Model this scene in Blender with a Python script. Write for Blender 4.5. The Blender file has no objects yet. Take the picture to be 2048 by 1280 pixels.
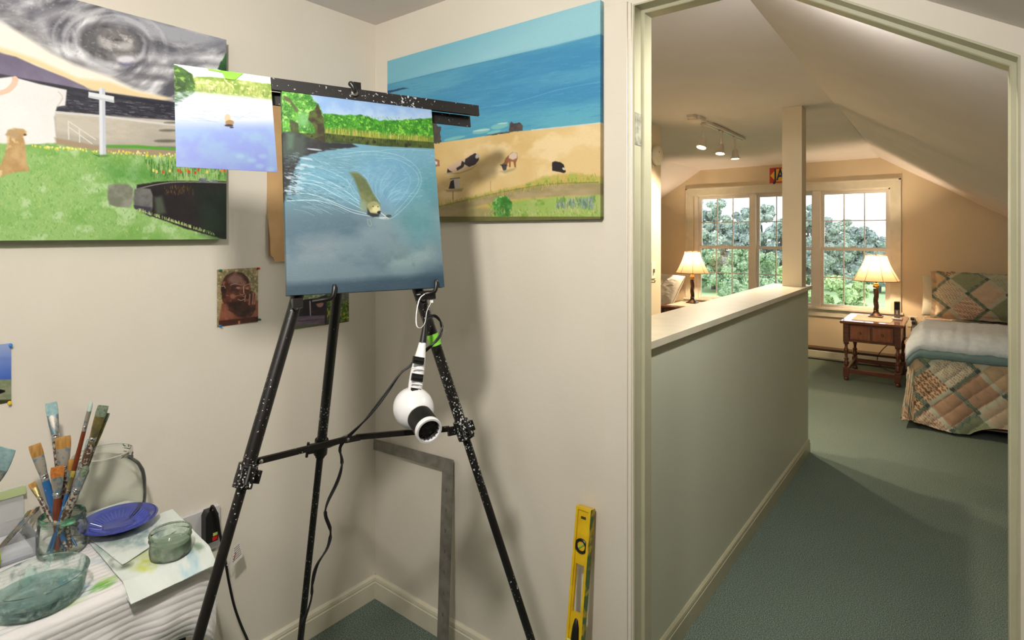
import bpy, math, random
import numpy as np
from math import sin, cos, pi, radians
C = bpy.context.scene
COL = C.collection
# ------------------------------------------------------------------ camera, world, lights, exposure
FPX, CXP, CYP, YAW, HC = 1138.0, 1024.0, 468.0, radians(38.15), 1.45
cd = bpy.data.cameras.new('camera'); cam = bpy.data.objects.new('camera', cd); COL.objects.link(cam)
cam.location = (0, 0, HC); cam.rotation_euler = (radians(90), 0, YAW)
cd.sensor_width = 36.0; cd.lens = FPX * 36.0 / 2048.0
cd.shift_x = 0.0; cd.shift_y = -(640.0 - CYP) / 2048.0
cd.clip_start = 0.02; cd.clip_end = 400
C.camera = cam
C.view_settings.view_transform = 'Standard'; C.view_settings.look = 'None'
C.view_settings.gamma = 1.0; C.view_settings.use_curve_mapping = False
C.view_settings.exposure = 0.2
w = bpy.data.worlds.new('overcast'); C.world = w; w.use_nodes = True
wn = w.node_tree.nodes; wl = w.node_tree.links
bg = wn['Background']; bg.inputs['Strength'].default_value = 2.3
tcw = wn.new('ShaderNodeTexCoord'); sepw = wn.new('ShaderNodeSeparateXYZ'); rw = wn.new('ShaderNodeValToRGB')
wl.new(tcw.outputs['Generated'], sepw.inputs[0]); wl.new(sepw.outputs['Z'], rw.inputs[0]); wl.new(rw.outputs[0], bg.inputs[0])
rw.color_ramp.elements[0].position = 0.0; rw.color_ramp.elements[0].color = (.80, .85, .90, 1)
rw.color_ramp.elements[1].position = 0.6; rw.color_ramp.elements[1].color = (.98, 1.0, 1.05, 1)

def area_light(name, loc, target, size, power, color):
    l = bpy.data.lights.new(name, 'AREA'); l.shape = 'DISK'; l.size = size; l.energy = power; l.color = color
    o = bpy.data.objects.new(name, l); COL.objects.link(o); o.location = loc
    d = np.array(target, float) - np.array(loc, float)
    o.rotation_euler = (math.atan2(math.hypot(d[0], d[1]), -d[2]), 0, math.atan2(d[1], d[0]) - pi / 2 + pi * 0)
    o.rotation_euler = (math.acos(-d[2] / np.linalg.norm(d)), 0, math.atan2(d[1], d[0]) - pi / 2)
    return o
def point_light(name, loc, r, power, color):
    l = bpy.data.lights.new(name, 'POINT'); l.shadow_soft_size = r; l.energy = power; l.color = color
    o = bpy.data.objects.new(name, l); COL.objects.link(o); o.location = loc; return o
# studio ceiling lamp above the viewpoint (casts the canvas and easel shadows), two unseen fill lights added further back
area_light('studio_light_main', (-0.42, -0.02, 2.08), (-1.5, 1.2, 1.3), 0.12, 19, (1, .95, .87))
area_light('studio_fill_back', (-0.20, -0.80, 1.93), (-1.3, 1.2, 2.3), 0.14, 3, (1, .96, .90))
point_light('studio_fill_ceiling', (-1.0, -1.3, 2.05), .12, 6, (1, .98, .95))
# fill light added out of sight above the door head to brighten the passage
area_light('passage_fill', (-0.29, 1.60, 2.055), (-0.79, 3.0, 0.3), 0.06, 12, (1, .97, .90))
# ------------------------------------------------------------------ measuring helpers (level camera, known planes)
_c, _s = cos(YAW), sin(YAW)
FW = np.array([-_s, _c, 0.]); RI = np.array([_c, _s, 0.]); UPV = np.array([0, 0, 1.]); OC = np.array([0, 0, HC])
def ray(x, y): return FW + RI * ((x - CXP) / FPX) + UPV * ((CYP - y) / FPX)
def at(t, x, y): return OC + t * ray(x, y)
def on(ax, v, x, y):
    d = ray(x, y); return OC + d * ((v - OC[ax]) / d[ax])
def on_plane(P, n, x, y):
    d = ray(x, y); return OC + d * (((P - OC) @ n) / (d @ n))
def V(*a): return np.array(a, float)
def unit(v):
    v = np.asarray(v, float); return v / np.linalg.norm(v)
# ------------------------------------------------------------------ materials
def lin(c):
    c = np.asarray(c, float) / 255.0
    return np.where(c <= .04045, c / 12.92, ((c + .055) / 1.055) ** 2.4)
def rgba(c): l = lin(c); return (float(l[0]), float(l[1]), float(l[2]), 1)
def new_mat(name):
    m = bpy.data.materials.new(name); m.use_nodes = True
    return m, m.node_tree.nodes, m.node_tree.links, m.node_tree.nodes['Principled BSDF']
def mat(name, c, rough=.6, metal=0., c2=None, scale=8., bump=0., bscale=200., spec=.5, coat=0., detail=4., lo=.35, hi=.65, stretch=None):
    m, N, L, p = new_mat(name)
    p.inputs['Base Color'].default_value = rgba(c); p.inputs['Roughness'].default_value = rough
    p.inputs['Metallic'].default_value = metal; p.inputs['Specular IOR Level'].default_value = spec
    p.inputs['Coat Weight'].default_value = coat
    tc = N.new('ShaderNodeTexCoord'); src = tc.outputs['Object']
    if stretch:
        mp = N.new('ShaderNodeMapping'); mp.inputs['Scale'].default_value = stretch; L.new(src, mp.inputs[0]); src = mp.outputs[0]
    if c2 is not None:
        n = N.new('ShaderNodeTexNoise'); n.inputs['Scale'].default_value = scale; n.inputs['Detail'].default_value = detail
        r = N.new('ShaderNodeValToRGB'); r.color_ramp.elements[0].color = rgba(c); r.color_ramp.elements[1].color = rgba(c2)
        r.color_ramp.elements[0].position = lo; r.color_ramp.elements[1].position = hi
        L.new(src, n.inputs[0]); L.new(n.outputs['Fac'], r.inputs[0]); L.new(r.outputs[0], p.inputs['Base Color'])
    if bump:
        b = N.new('ShaderNodeTexNoise'); b.inputs['Scale'].default_value = bscale; b.inputs['Detail'].default_value = 3
        bn = N.new('ShaderNodeBump'); bn.inputs['Strength'].default_value = bump; bn.inputs['Distance'].default_value = .004
        L.new(src, b.inputs[0]); L.new(b.outputs['Fac'], bn.inputs['Height']); L.new(bn.outputs[0], p.inputs['Normal'])
    return m
def speckle(name, base, spots, rough=.35, scale=90, thr=.66, metal=0., thr2=None, spots2=None):
    """dark enamel with flecks of dried paint"""
    m, N, L, p = new_mat(name); p.inputs['Roughness'].default_value = rough; p.inputs['Metallic'].default_value = metal
    tc = N.new('ShaderNodeTexCoord'); a = N.new('ShaderNodeTexNoise'); a.inputs['Scale'].default_value = scale; a.inputs['Detail'].default_value = 2
    b = N.new('ShaderNodeTexNoise'); b.inputs['Scale'].default_value = 7; b.inputs['Detail'].default_value = 1
    mul = N.new('ShaderNodeMath'); mul.operation = 'MULTIPLY_ADD'; mul.inputs[1].default_value = .42
    L.new(tc.outputs['Object'], a.inputs[0]); L.new(tc.outputs['Object'], b.inputs[0])
    L.new(b.outputs['Fac'], mul.inputs[0]); L.new(a.outputs['Fac'], mul.inputs[2])
    r = N.new('ShaderNodeValToRGB'); e = r.color_ramp.elements
    e[0].position = thr + .22; e[0].color = rgba(base); e[1].position = thr + .245; e[1].color = rgba(spots)
    L.new(mul.outputs[0], r.inputs[0]); L.new(r.outputs[0], p.inputs['Base Color'])
    return m
def emit(name, c, s):
    m, N, L, p = new_mat(name); p.inputs['Base Color'].default_value = rgba(c)
    p.inputs['Emission Color'].default_value = rgba(c); p.inputs['Emission Strength'].default_value = s; return m
def glass(name, tint=(255, 255, 255), refl=1.0, smear=None, smear_c=(120, 135, 120), smear_lo=.55, smear_hi=.7, sscale=30, rough=.02, ior=1.45, body=0.0):
    """clear thin glass: see-through plus Fresnel reflection, optionally smeared with dried paint"""
    m, N, L, p = new_mat(name); N.remove(p); out = N['Material Output']
    tr = N.new('ShaderNodeBsdfTransparent'); tr.inputs[0].default_value = rgba(tint)
    gl = N.new('ShaderNodeBsdfGlossy'); gl.inputs['Roughness'].default_value = rough; gl.inputs[0].default_value = (refl, refl, refl, 1)
    fr = N.new('ShaderNodeFresnel'); fr.inputs[0].default_value = ior
    mx = N.new('ShaderNodeMixShader'); L.new(fr.outputs[0], mx.inputs[0]); L.new(tr.outputs[0], mx.inputs[1]); L.new(gl.outputs[0], mx.inputs[2])
    cur = mx
    if body:
        df0 = N.new('ShaderNodeBsdfDiffuse'); df0.inputs[0].default_value = rgba(smear_c)
        mxb = N.new('ShaderNodeMixShader'); mxb.inputs[0].default_value = body; L.new(cur.outputs[0], mxb.inputs[1]); L.new(df0.outputs[0], mxb.inputs[2]); cur = mxb
    if smear is not None:
        df = N.new('ShaderNodeBsdfPrincipled'); df.inputs['Base Color'].default_value = rgba(smear_c); df.inputs['Roughness'].default_value = .4
        tc = N.new('ShaderNodeTexCoord'); n = N.new('ShaderNodeTexNoise'); n.inputs['Scale'].default_value = sscale; n.inputs['Detail'].default_value = 5
        n2 = N.new('ShaderNodeTexNoise'); n2.inputs['Scale'].default_value = sscale * 1.7
        rc = N.new('ShaderNodeValToRGB'); rc.color_ramp.elements[0].color = rgba(smear_c); rc.color_ramp.elements[1].color = rgba(smear)
        rc.color_ramp.elements[0].position = .42; rc.color_ramp.elements[1].position = .58
        L.new(tc.outputs['Object'], n2.inputs[0]); L.new(n2.outputs['Fac'], rc.inputs[0]); L.new(rc.outputs[0], df.inputs['Base Color'])
        mr = N.new('ShaderNodeMapRange'); mr.inputs['From Min'].default_value = smear_lo; mr.inputs['From Max'].default_value = smear_hi
        L.new(tc.outputs['Object'], n.inputs[0]); L.new(n.outputs['Fac'], mr.inputs['Value'])
        mx2 = N.new('ShaderNodeMixShader'); L.new(mr.outputs[0], mx2.inputs[0]); L.new(cur.outputs[0], mx2.inputs[1]); L.new(df.outputs[0], mx2.inputs[2]); cur = mx2
    L.new(cur.outputs[0], out.inputs[0]); return m
def attr_mat(name, rough=.6, bump=.15, bscale=900., spec=.3, sheen=0.):
    m, N, L, p = new_mat(name); p.inputs['Roughness'].default_value = rough; p.inputs['Specular IOR Level'].default_value = spec
    a = N.new('ShaderNodeVertexColor'); a.layer_name = 'Col'; L.new(a.outputs[0], p.inputs['Base Color'])
    p.inputs['Sheen Weight'].default_value = sheen
    if bump:
        tc = N.new('ShaderNodeTexCoord'); b = N.new('ShaderNodeTexNoise'); b.inputs['Scale'].default_value = bscale
        bn = N.new('ShaderNodeBump'); bn.inputs['Strength'].default_value = bump; bn.inputs['Distance'].default_value = .001
        L.new(tc.outputs['Object'], b.inputs[0]); L.new(b.outputs['Fac'], bn.inputs['Height']); L.new(bn.outputs[0], p.inputs['Normal'])
    return m
WALLC = (225, 218, 205); FARW = (218, 202, 172)
M = dict(
    wall=mat('cream_wall_paint', WALLC, .55, c2=(221, 214, 200), scale=3, bump=.12, bscale=60, spec=.3),
    far_wall=mat('warm_cream_wall_paint', FARW, .6, c2=(214, 198, 168), scale=2, bump=.1, bscale=60, spec=.3),
    sage=mat('dim_daylight_cream_paint', (206, 210, 190), .5, c2=(202, 206, 186), scale=2, bump=.05, bscale=40, spec=.3),  # wall cream tinted green-grey to paint in the dimmer daylight on the half wall
    ceil=mat('white_ceiling_paint', (228, 220, 216), .8, c2=(223, 215, 211), scale=3, bump=.1, bscale=90, spec=.2),
    trim=mat('cream_gloss_trim', (222, 216, 196), .35, c2=(214, 208, 186), scale=12, bump=.04, bscale=40),
    jamb=mat('shaded_gloss_trim', (184, 181, 154), .35, c2=(178, 175, 148), scale=12, bump=.06, bscale=40),  # trim colour darkened to paint in the shade on jamb and half-wall baseboard
    white_trim=mat('white_window_paint', (238, 232, 222), .35, c2=(232, 226, 216), scale=9),
    black=mat('black_plastic', (22, 21, 21), .35),
    black_rubber=mat('black_rubber', (16, 16, 17), .5),
    white_plastic=mat('white_plastic', (225, 225, 226), .28, c2=(215, 215, 216), scale=10),
    cream_plastic=mat('ivory_plastic', (226, 216, 192), .35),
    easel=speckle('black_enamel_with_paint_flecks', (20, 17, 16), (205, 208, 206), scale=210, thr=.70),
    easel_bar=speckle('black_bar_scuffed_white', (22, 20, 20), (170, 170, 176), rough=.5, scale=150, thr=.63),
    steel=mat('brushed_steel', (142, 138, 130), .5, metal=.45, c2=(120, 116, 108), scale=30, bump=.05, bscale=300),
    chrome=mat('chrome', (200, 200, 200), .15, metal=1.),
    green_tape=mat('green_masking_tape', (128, 200, 60), .6, c2=(110, 186, 45), scale=60),
    carpet=None,
)
def carpet_mat():
    m, N, L, p = new_mat('green_grey_carpet'); p.inputs['Roughness'].default_value = 1.; p.inputs['Specular IOR Level'].default_value = .1
    tc = N.new('ShaderNodeTexCoord'); a = N.new('ShaderNodeTexNoise'); a.inputs['Scale'].default_value = 270; a.inputs['Detail'].default_value = 3
    b = N.new('ShaderNodeTexNoise'); b.inputs['Scale'].default_value = 2.0; b.inputs['Detail'].default_value = 3
    r = N.new('ShaderNodeValToRGB'); e = r.color_ramp.elements
    e[0].position = .30; e[0].color = rgba((66, 84, 76)); e[1].position = .72; e[1].color = rgba((174, 184, 172))
    r.color_ramp.elements.new(.5).color = rgba((110, 127, 116))
    mx = N.new('ShaderNodeMixRGB'); mx.blend_type = 'MULTIPLY'; mx.inputs[0].default_value = 1
    r2 = N.new('ShaderNodeValToRGB'); r2.color_ramp.elements[0].color = (.84, .84, .84, 1); r2.color_ramp.elements[1].color = (1.05, 1.05, 1.05, 1)
    bn = N.new('ShaderNodeBump'); bn.inputs['Strength'].default_value = .9; bn.inputs['Distance'].default_value = .006
    L.new(tc.outputs['Object'], a.inputs[0]); L.new(tc.outputs['Object'], b.inputs[0])
    L.new(a.outputs['Fac'], r.inputs[0]); L.new(b.outputs['Fac'], r2.inputs[0]); L.new(r.outputs[0], mx.inputs[1]); L.new(r2.outputs[0], mx.inputs[2])
    L.new(mx.outputs[0], p.inputs['Base Color']); L.new(a.outputs['Fac'], bn.inputs['Height']); L.new(bn.outputs[0], p.inputs['Normal'])
    return m
M['carpet'] = carpet_mat()
# ------------------------------------------------------------------ object helpers
def tag(o, label=None, cat=None, group=None, kind=None):
    if label: o['label'] = label
    if cat: o['category'] = cat
    if group: o['group'] = group
    if kind: o['kind'] = kind
    return o
def thing(name, label, cat, loc, group=None):
    o = bpy.data.objects.new(name, None); COL.objects.link(o); o.location = tuple(float(x) for x in loc); o.empty_display_size = .05
    return tag(o, label, cat, group)
def wloc(o):
    p = V(0, 0, 0)
    while o is not None: p = p + np.array(o.location[:]); o = o.parent
    return p
def frame(d, up=(0, 0, 1)):
    d = unit(d); up = np.asarray(up, float)
    if abs(d @ unit(up)) > .995: up = V(1, 0, 0) if abs(d[0]) < .9 else V(0, 1, 0)
    x = unit(np.cross(up, d)); y = np.cross(d, x); return x, y, d
class MB:
    def __init__(s): s.v = []; s.f = []; s.n = 0
    def add(s, v, f):
        s.v.append(np.asarray(v, float).reshape(-1, 3)); s.f += [tuple(i + s.n for i in q) for q in f]; s.n += len(s.v[-1]); return s
    def obox(s, o, ax, ay, az):
        """box spanned by three edge vectors from corner o"""
        o, ax, ay, az = [np.asarray(q, float) for q in (o, ax, ay, az)]
        v = [o, o + ax, o + ax + ay, o + ay, o + az, o + ax + az, o + ax + ay + az, o + ay + az]
        f = [(0, 3, 2, 1), (4, 5, 6, 7), (0, 1, 5, 4), (1, 2, 6, 5), (2, 3, 7, 6), (3, 0, 4, 7)]
        if np.cross(ax, ay) @ az < 0: f = [q[::-1] for q in f]
        return s.add(v, f)
    def box(s, x0, x1, y0, y1, z0, z1): return s.obox((x0, y0, z0), (x1 - x0, 0, 0), (0, y1 - y0, 0), (0, 0, z1 - z0))
    def bbox(s, x0, x1, y0, y1, z0, z1, b=.004):
        """box with chamfered edges, stacked"""
        P = []; 
        for z, k in ((z0, b), (z0 + b, 0), (z1 - b, 0), (z1, b)):
            P.append([(x0 + k, y0 + k, z), (x1 - k, y0 + k, z), (x1 - k, y1 - k, z), (x0 + k, y1 - k, z)])
        v = [q for r in P for q in r]; f = [(3, 2, 1, 0), (12, 13, 14, 15)]
        for i in range(3):
            for j in range(4): a = i * 4 + j; c = i * 4 + (j + 1) % 4; f.append((a, c, c + 4, a + 4))
        return s.add(v, f)
    def prism(s, pts, o, ax, ay, dep):
        """2D polygon pts laid on axes ax, ay from o, extruded along dep"""
        o, ax, ay, dep = [np.asarray(q, float) for q in (o, ax, ay, dep)]
        a = [o + ax * x + ay * y for x, y in pts]; n = len(a)
        area = sum(pts[i][0] * pts[(i + 1) % n][1] - pts[(i + 1) % n][0] * pts[i][1] for i in range(n))
        f = [tuple(range(n))[::-1], tuple(range(n, 2 * n))] + [(i, (i + 1) % n, n + (i + 1) % n, n + i) for i in range(n)]
        if (np.cross(ax, ay) @ dep) * area < 0: f = [q[::-1] for q in f]
        return s.add(a + [q + dep for q in a], f)
    def tube(s, pts, r, n=12, cap=True, up=(0, 0, 1), ry=None):
        pts = [np.asarray(p, float) for p in pts]; m = len(pts)
        rr = [r] * m if np.isscalar(r) else list(r); v = []; px = None
        for i, p in enumerate(pts):
            d = unit(pts[min(i + 1, m - 1)] - pts[max(i - 1, 0)])
            if px is None: x, y, _ = frame(d, up)
            else: x = unit(px - d * (px @ d)); y = np.cross(d, x)
            px = x; k = 1 if ry is None else ry
            for j in range(n): t = 2 * pi * j / n; v.append(p + x * (rr[i] * cos(t)) + y * (rr[i] * k * sin(t)))
        f = [(i * n + j, i * n + (j + 1) % n, (i + 1) * n + (j + 1) % n, (i + 1) * n + j) for i in range(m - 1) for j in range(n)]
        if cap: f += [tuple(range(n))[::-1], tuple(range((m - 1) * n, m * n))]
        return s.add(v, f)
    def lathe(s, prof, o=(0, 0, 0), d=(0, 0, 1), n=32, sx=1., cap=False, up=(0, 1, 0), twist=None, lobes=0, amp=0.):
        o = np.asarray(o, float); x, y, d = frame(d, up); v = []
        for r, h in prof:
            for j in range(n):
                t = 2 * pi * j / n; k = 1.
                if lobes: k = 1 + amp * cos(lobes * t + (twist or 0) * h)
                v.append(o + d * h + x * (r * k * cos(t) * sx) + y * (r * k * sin(t)))
        m = len(prof); f = [(i * n + j, i * n + (j + 1) % n, (i + 1) * n + (j + 1) % n, (i + 1) * n + j) for i in range(m - 1) for j in range(n)]
        if cap: f += [tuple(range(n))[::-1], tuple(range((m - 1) * n, m * n))]
        return s.add(v, f)
    def ball(s, c, r, n=16, sc=(1, 1, 1), d=(0, 0, 1)):
        c = np.asarray(c, float); x, y, z = frame(d); v = []; m = n // 2 + 1
        for i in range(m):
            p = pi * (i / (m - 1)); p = min(max(p, .02), pi - .02)
            for j in range(n):
                t = 2 * pi * j / n; v.append(c + x * (r * sc[0] * sin(p) * cos(t)) + y * (r * sc[1] * sin(p) * sin(t)) - z * (r * sc[2] * cos(p)))
        f = [(i * n + j, i * n + (j + 1) % n, (i + 1) * n + (j + 1) % n, (i + 1) * n + j) for i in range(m - 1) for j in range(n)]
        f += [tuple(range(n))[::-1], tuple(range((m - 1) * n, m * n))]
        return s.add(v, f)
    def grid(s, P):
        """P: (ny, nx, 3) array of points"""
        ny, nx = P.shape[:2]; idx = np.arange(ny * nx).reshape(ny, nx)
        q = np.stack([idx[:-1, :-1], idx[:-1, 1:], idx[1:, 1:], idx[1:, :-1]], -1).reshape(-1, 4)
        return s.add(P.reshape(-1, 3), [tuple(int(i) for i in r) for r in q])
    def make(s, name, material, parent=None, smooth=False, **k):
        v = np.concatenate(s.v) if s.v else np.zeros((0, 3))
        if parent is not None: base = wloc(parent)
        else:
            lo, hi = v.min(0), v.max(0); base = V((lo[0] + hi[0]) / 2, (lo[1] + hi[1]) / 2, lo[2])
        me = bpy.data.meshes.new(name); me.from_pydata([tuple(q) for q in (v - base)], [], s.f); me.update()
        if smooth:
            me.polygons.foreach_set('use_smooth', [True] * len(me.polygons))
            if smooth != 'all': me.set_sharp_from_angle(angle=radians(38))
        me.materials.append(material)
        o = bpy.data.objects.new(name, me); COL.objects.link(o)
        if parent is not None: o.parent = parent
        else: o.location = tuple(base)
        return tag(o, **k)
def color_grid(name, P, colors, material, parent=None, back=None, smooth=True, **k):
    """dense grid mesh (ny,nx,3) carrying a colour per vertex; back = thickness vector closing it into a slab"""
    ny, nx = P.shape[:2]; idx = np.arange(ny * nx).reshape(ny, nx)
    q = np.stack([idx[:-1, :-1], idx[1:, :-1], idx[1:, 1:], idx[:-1, 1:]], -1).reshape(-1, 4)
    v = P.reshape(-1, 3); c = colors.reshape(-1, 3)
    if back is not None:
        ring = np.concatenate([idx[0, :], idx[1:, -1], idx[-1, -2::-1], idx[-2:0:-1, 0]]); n0 = len(v); m = len(ring)
        v = np.concatenate([v, v[ring] + back]); c = np.concatenate([c, c[ring] * .9]); a = np.arange(m); b = (a + 1) % m
        q = np.concatenate([q, np.stack([ring[a], ring[b], n0 + b, n0 + a], -1)])
        cc = [n0 + 0, n0 + nx - 1, n0 + nx + ny - 2, n0 + 2 * nx + ny - 3]
        q = np.concatenate([q, np.array([[cc[0], cc[1], cc[2], cc[3]]])])
    if parent is not None: base = wloc(parent)
    else: lo, hi = v.min(0), v.max(0); base = V((lo[0] + hi[0]) / 2, (lo[1] + hi[1]) / 2, lo[2])
    v = (v - base).astype(np.float32)
    me = bpy.data.meshes.new(name); me.vertices.add(len(v)); me.vertices.foreach_set('co', v.ravel())
    me.loops.add(len(q) * 4); me.loops.foreach_set('vertex_index', q.ravel().astype(np.int32))
    me.polygons.add(len(q)); me.polygons.foreach_set('loop_start', np.arange(0, len(q) * 4, 4, dtype=np.int32))
    try: me.polygons.foreach_set('loop_total', np.full(len(q), 4, dtype=np.int32))
    except Exception: pass
    me.update(calc_edges=True); me.validate()
    at_ = me.color_attributes.new('Col', 'FLOAT_COLOR', 'POINT')
    cc = np.ones((len(v), 4), np.float32); cc[:, :3] = lin(np.clip(c, 0, 255)); at_.data.foreach_set('color', cc.ravel())
    if smooth: me.polygons.foreach_set('use_smooth', [back is None] * len(q))
    me.materials.append(material)
    o = bpy.data.objects.new(name, me); COL.objects.link(o)
    if parent is not None: o.parent = parent
    else: o.location = tuple(base)
    return tag(o, **k)
def spline(pts, k=6):
    P = [np.asarray(p, float) for p in pts]; P = [2 * P[0] - P[1]] + P + [2 * P[-1] - P[-2]]; out = []
    for i in range(1, len(P) - 2):
        for j in range(k):
            t = j / k; a, b, c, d = P[i - 1:i + 3]
            out.append(.5 * ((2 * b) + (c - a) * t + (2 * a - 5 * b + 4 * c - d) * t * t + (3 * b - a - 3 * c + d) * t ** 3))
    return out + [P[-2]]
# ------------------------------------------------------------------ painting by numbers: brushwork computed with numpy
def vnoise(U, Vv, scale, seed):
    r = np.random.RandomState(seed); G = r.rand(257, 257); x = U * scale; y = Vv * scale
    xi = np.floor(x).astype(int); yi = np.floor(y).astype(int); fx = x - xi; fy = y - yi
    fx = fx * fx * (3 - 2 * fx); fy = fy * fy * (3 - 2 * fy); a = xi % 256; b = yi % 256; a1 = (xi + 1) % 256; b1 = (yi + 1) % 256
    return (G[b, a] * (1 - fx) + G[b, a1] * fx) * (1 - fy) + (G[b1, a] * (1 - fx) + G[b1, a1] * fx) * fy
def fbm(U, Vv, scale, seed=0, octv=4):
    s = 0; amp = 1; t = 0
    for i in range(octv): s = s + amp * vnoise(U, Vv, scale * 2 ** i, seed + i * 7); t += amp; amp *= .55
    return s / t
class Art:
    """a flat picture in metres: o top-left corner, ex right, ey down; shapes are given by measured photo points"""
    def __init__(s, o, ex, ey, wd, ht, nx, ny, base=(128, 128, 128)):
        s.o = np.asarray(o, float); s.ex = unit(ex); s.ey = unit(ey); s.n = np.cross(s.ex, s.ey); s.w = wd; s.h = ht
        s.U, s.V = np.meshgrid(np.linspace(0, wd, nx), np.linspace(0, ht, ny)); s.c = np.ones(s.U.shape + (3,)) * np.array(base, float)
        s.rng = np.random.RandomState(5); s.T = (0, 0, 1.)
    def crop(s, ox, oy, k): s.T = (ox, oy, k); return s
    def uv(s, p):
        x, y = p[0] / s.T[2] + s.T[0], p[1] / s.T[2] + s.T[1]
        q = on_plane(s.o, s.n, x, y) - s.o; return (q @ s.ex, q @ s.ey)
    def _win(s, pts, pad):
        a = np.array(pts); dx = s.w / (s.U.shape[1] - 1); dy = s.h / (s.U.shape[0] - 1)
        x0 = max(0, int((a[:, 0].min() - pad) / dx)); x1 = min(s.U.shape[1], int((a[:, 0].max() + pad) / dx) + 2)
        y0 = max(0, int((a[:, 1].min() - pad) / dy)); y1 = min(s.U.shape[0], int((a[:, 1].max() + pad) / dy) + 2)
        return slice(y0, y1), slice(x0, x1)
    def _mix(s, W, m, col, alpha=1., tex=None):
        if m.size == 0: return
        m = (m * alpha)[..., None]; col = np.asarray(col, float)
        s.c[W] = s.c[W] * (1 - m) + col * m
    def fill(s, pts, col, soft=.0012, alpha=1., var=0., scale=60., seed=1, col2=None, col3=None, sx=1., sy=1., jag=0., mask=None):
        p = [s.uv(q) for q in pts]; W = s._win(p, soft * 2 + jag * 2); U = s.U[W]; Vv = s.V[W]
        if U.size == 0: return
        Uo, Vo = U, Vv
        if jag: U = U + (fbm(Uo, Vo, 120, seed + 50, 2) - .5) * jag * 2; Vv = Vv + (fbm(Uo, Vo, 120, seed + 90, 2) - .5) * jag * 2
        ins = np.zeros(U.shape, bool); dist = np.full(U.shape, 1e9); n = len(p)
        for i in range(n):
            x0, y0 = p[i]; x1, y1 = p[(i + 1) % n]
            c = ((y0 > Vv) != (y1 > Vv)) & (U < (x1 - x0) * (Vv - y0) / ((y1 - y0) if y1 != y0 else 1e-12) + x0); ins ^= c
            L2 = (x1 - x0) ** 2 + (y1 - y0) ** 2 + 1e-15; t = np.clip(((U - x0) * (x1 - x0) + (Vv - y0) * (y1 - y0)) / L2, 0, 1)
            dist = np.minimum(dist, np.hypot(U - x0 - t * (x1 - x0), Vv - y0 - t * (y1 - y0)))
        d = np.where(ins, dist, -dist); m = np.clip(d / (soft * 2) + .5, 0, 1)
        cc = np.ones(U.shape + (3,)) * np.asarray(col, float)
        if col2 is not None:
            k = np.clip((fbm(Uo * sx, Vo * sy, scale, seed) - .5) * 3.2 + .5, 0, 1)[..., None]; cc = cc * (1 - k) + np.asarray(col2, float) * k
        if col3 is not None:
            k = np.clip((fbm(Uo * sx, Vo * sy, scale * 1.9, seed + 31) - .55) * 6, 0, 1)[..., None]; cc = cc * (1 - k) + np.asarray(col3, float) * k
        if var: cc = cc + (fbm(Uo * sx, Vo * sy, scale * 2, seed + 3) - .5)[..., None] * var
        s._mix(W, m, cc, alpha)
    def grad(s, pts, c0, c1, p0, p1, soft=.0015, **k):
        """fill with a colour running from c0 at photo point p0 to c1 at p1"""
        a = np.array(s.uv(p0)); b = np.array(s.uv(p1)); d = b - a; t = np.clip(((s.U - a[0]) * d[0] + (s.V - a[1]) * d[1]) / (d @ d), 0, 1)[..., None]
        keep = s.c.copy(); s.fill(pts, (0, 0, 0), soft); s.c = keep
        full = np.asarray(c0, float) * (1 - t) + np.asarray(c1, float) * t
        s.c = keep; tmp = keep.copy(); s.c = np.zeros_like(keep); s.fill(pts, (255, 255, 255), soft); m = s.c[..., :1] / 255 * k.get('alpha', 1.)
        s.c = tmp * (1 - m) + full * m
    def ell(s, c, rx, ry, col, rot=0., **k):
        s.fill([(c[0] + rx * cos(t) * cos(rot) - ry * sin(t) * sin(rot), c[1] + rx * cos(t) * sin(rot) + ry * sin(t) * cos(rot)) for t in np.linspace(0, 2 * pi, 17)[:-1]], col, **k)
    def line(s, pts, wd, col, alpha=1., soft=.0008):
        p = [s.uv(q) for q in pts]; W = s._win(p, wd + soft * 2); U = s.U[W]; Vv = s.V[W]
        if U.size == 0: return
        dist = np.full(U.shape, 1e9)
        for i in range(len(p) - 1):
            x0, y0 = p[i]; x1, y1 = p[i + 1]; L2 = (x1 - x0) ** 2 + (y1 - y0) ** 2 + 1e-15
            t = np.clip(((U - x0) * (x1 - x0) + (Vv - y0) * (y1 - y0)) / L2, 0, 1); dist = np.minimum(dist, np.hypot(U - x0 - t * (x1 - x0), Vv - y0 - t * (y1 - y0)))
        s._mix(W, np.clip((wd / 2 - dist) / soft + .5, 0, 1), col, alpha)
    def curve(s, pts, wd, col, alpha=1., soft=.0008):
        s.line([tuple(q[:2]) for q in spline([(a, b, 0) for a, b in pts], 6)], wd, col, alpha, soft)
    def dabs(s, n, region, cols, ln=(0, 10), wd=.0012, alpha=.8, ang=90, jit=15):
        """n short strokes scattered in the quad region (photo points)"""
        a, b, c, d = [np.array(q, float) for q in region]
        for i in range(n):
            u, v = s.rng.rand(2); p = (a * (1 - u) + b * u) * (1 - v) + (d * (1 - u) + c * u) * v
            L = s.rng.uniform(*ln); t = radians(ang + s.rng.uniform(-jit, jit)); e = p + V(cos(t), -sin(t)) * L
            s.line([tuple(p), tuple(e)], wd * s.rng.uniform(.6, 1.4), cols[s.rng.randint(len(cols))], alpha)
    def weave(s, a=5): s.c = s.c + (s.rng.rand(*s.U.shape)[..., None] - .5) * a
    def build(s, name, material, back, parent=None, gain=1., **k):
        P = s.o + s.U[..., None] * s.ex + s.V[..., None] * s.ey
        return color_grid(name, P, np.clip(s.c * gain, 0, 255), material, parent, back=back, **k)
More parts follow.
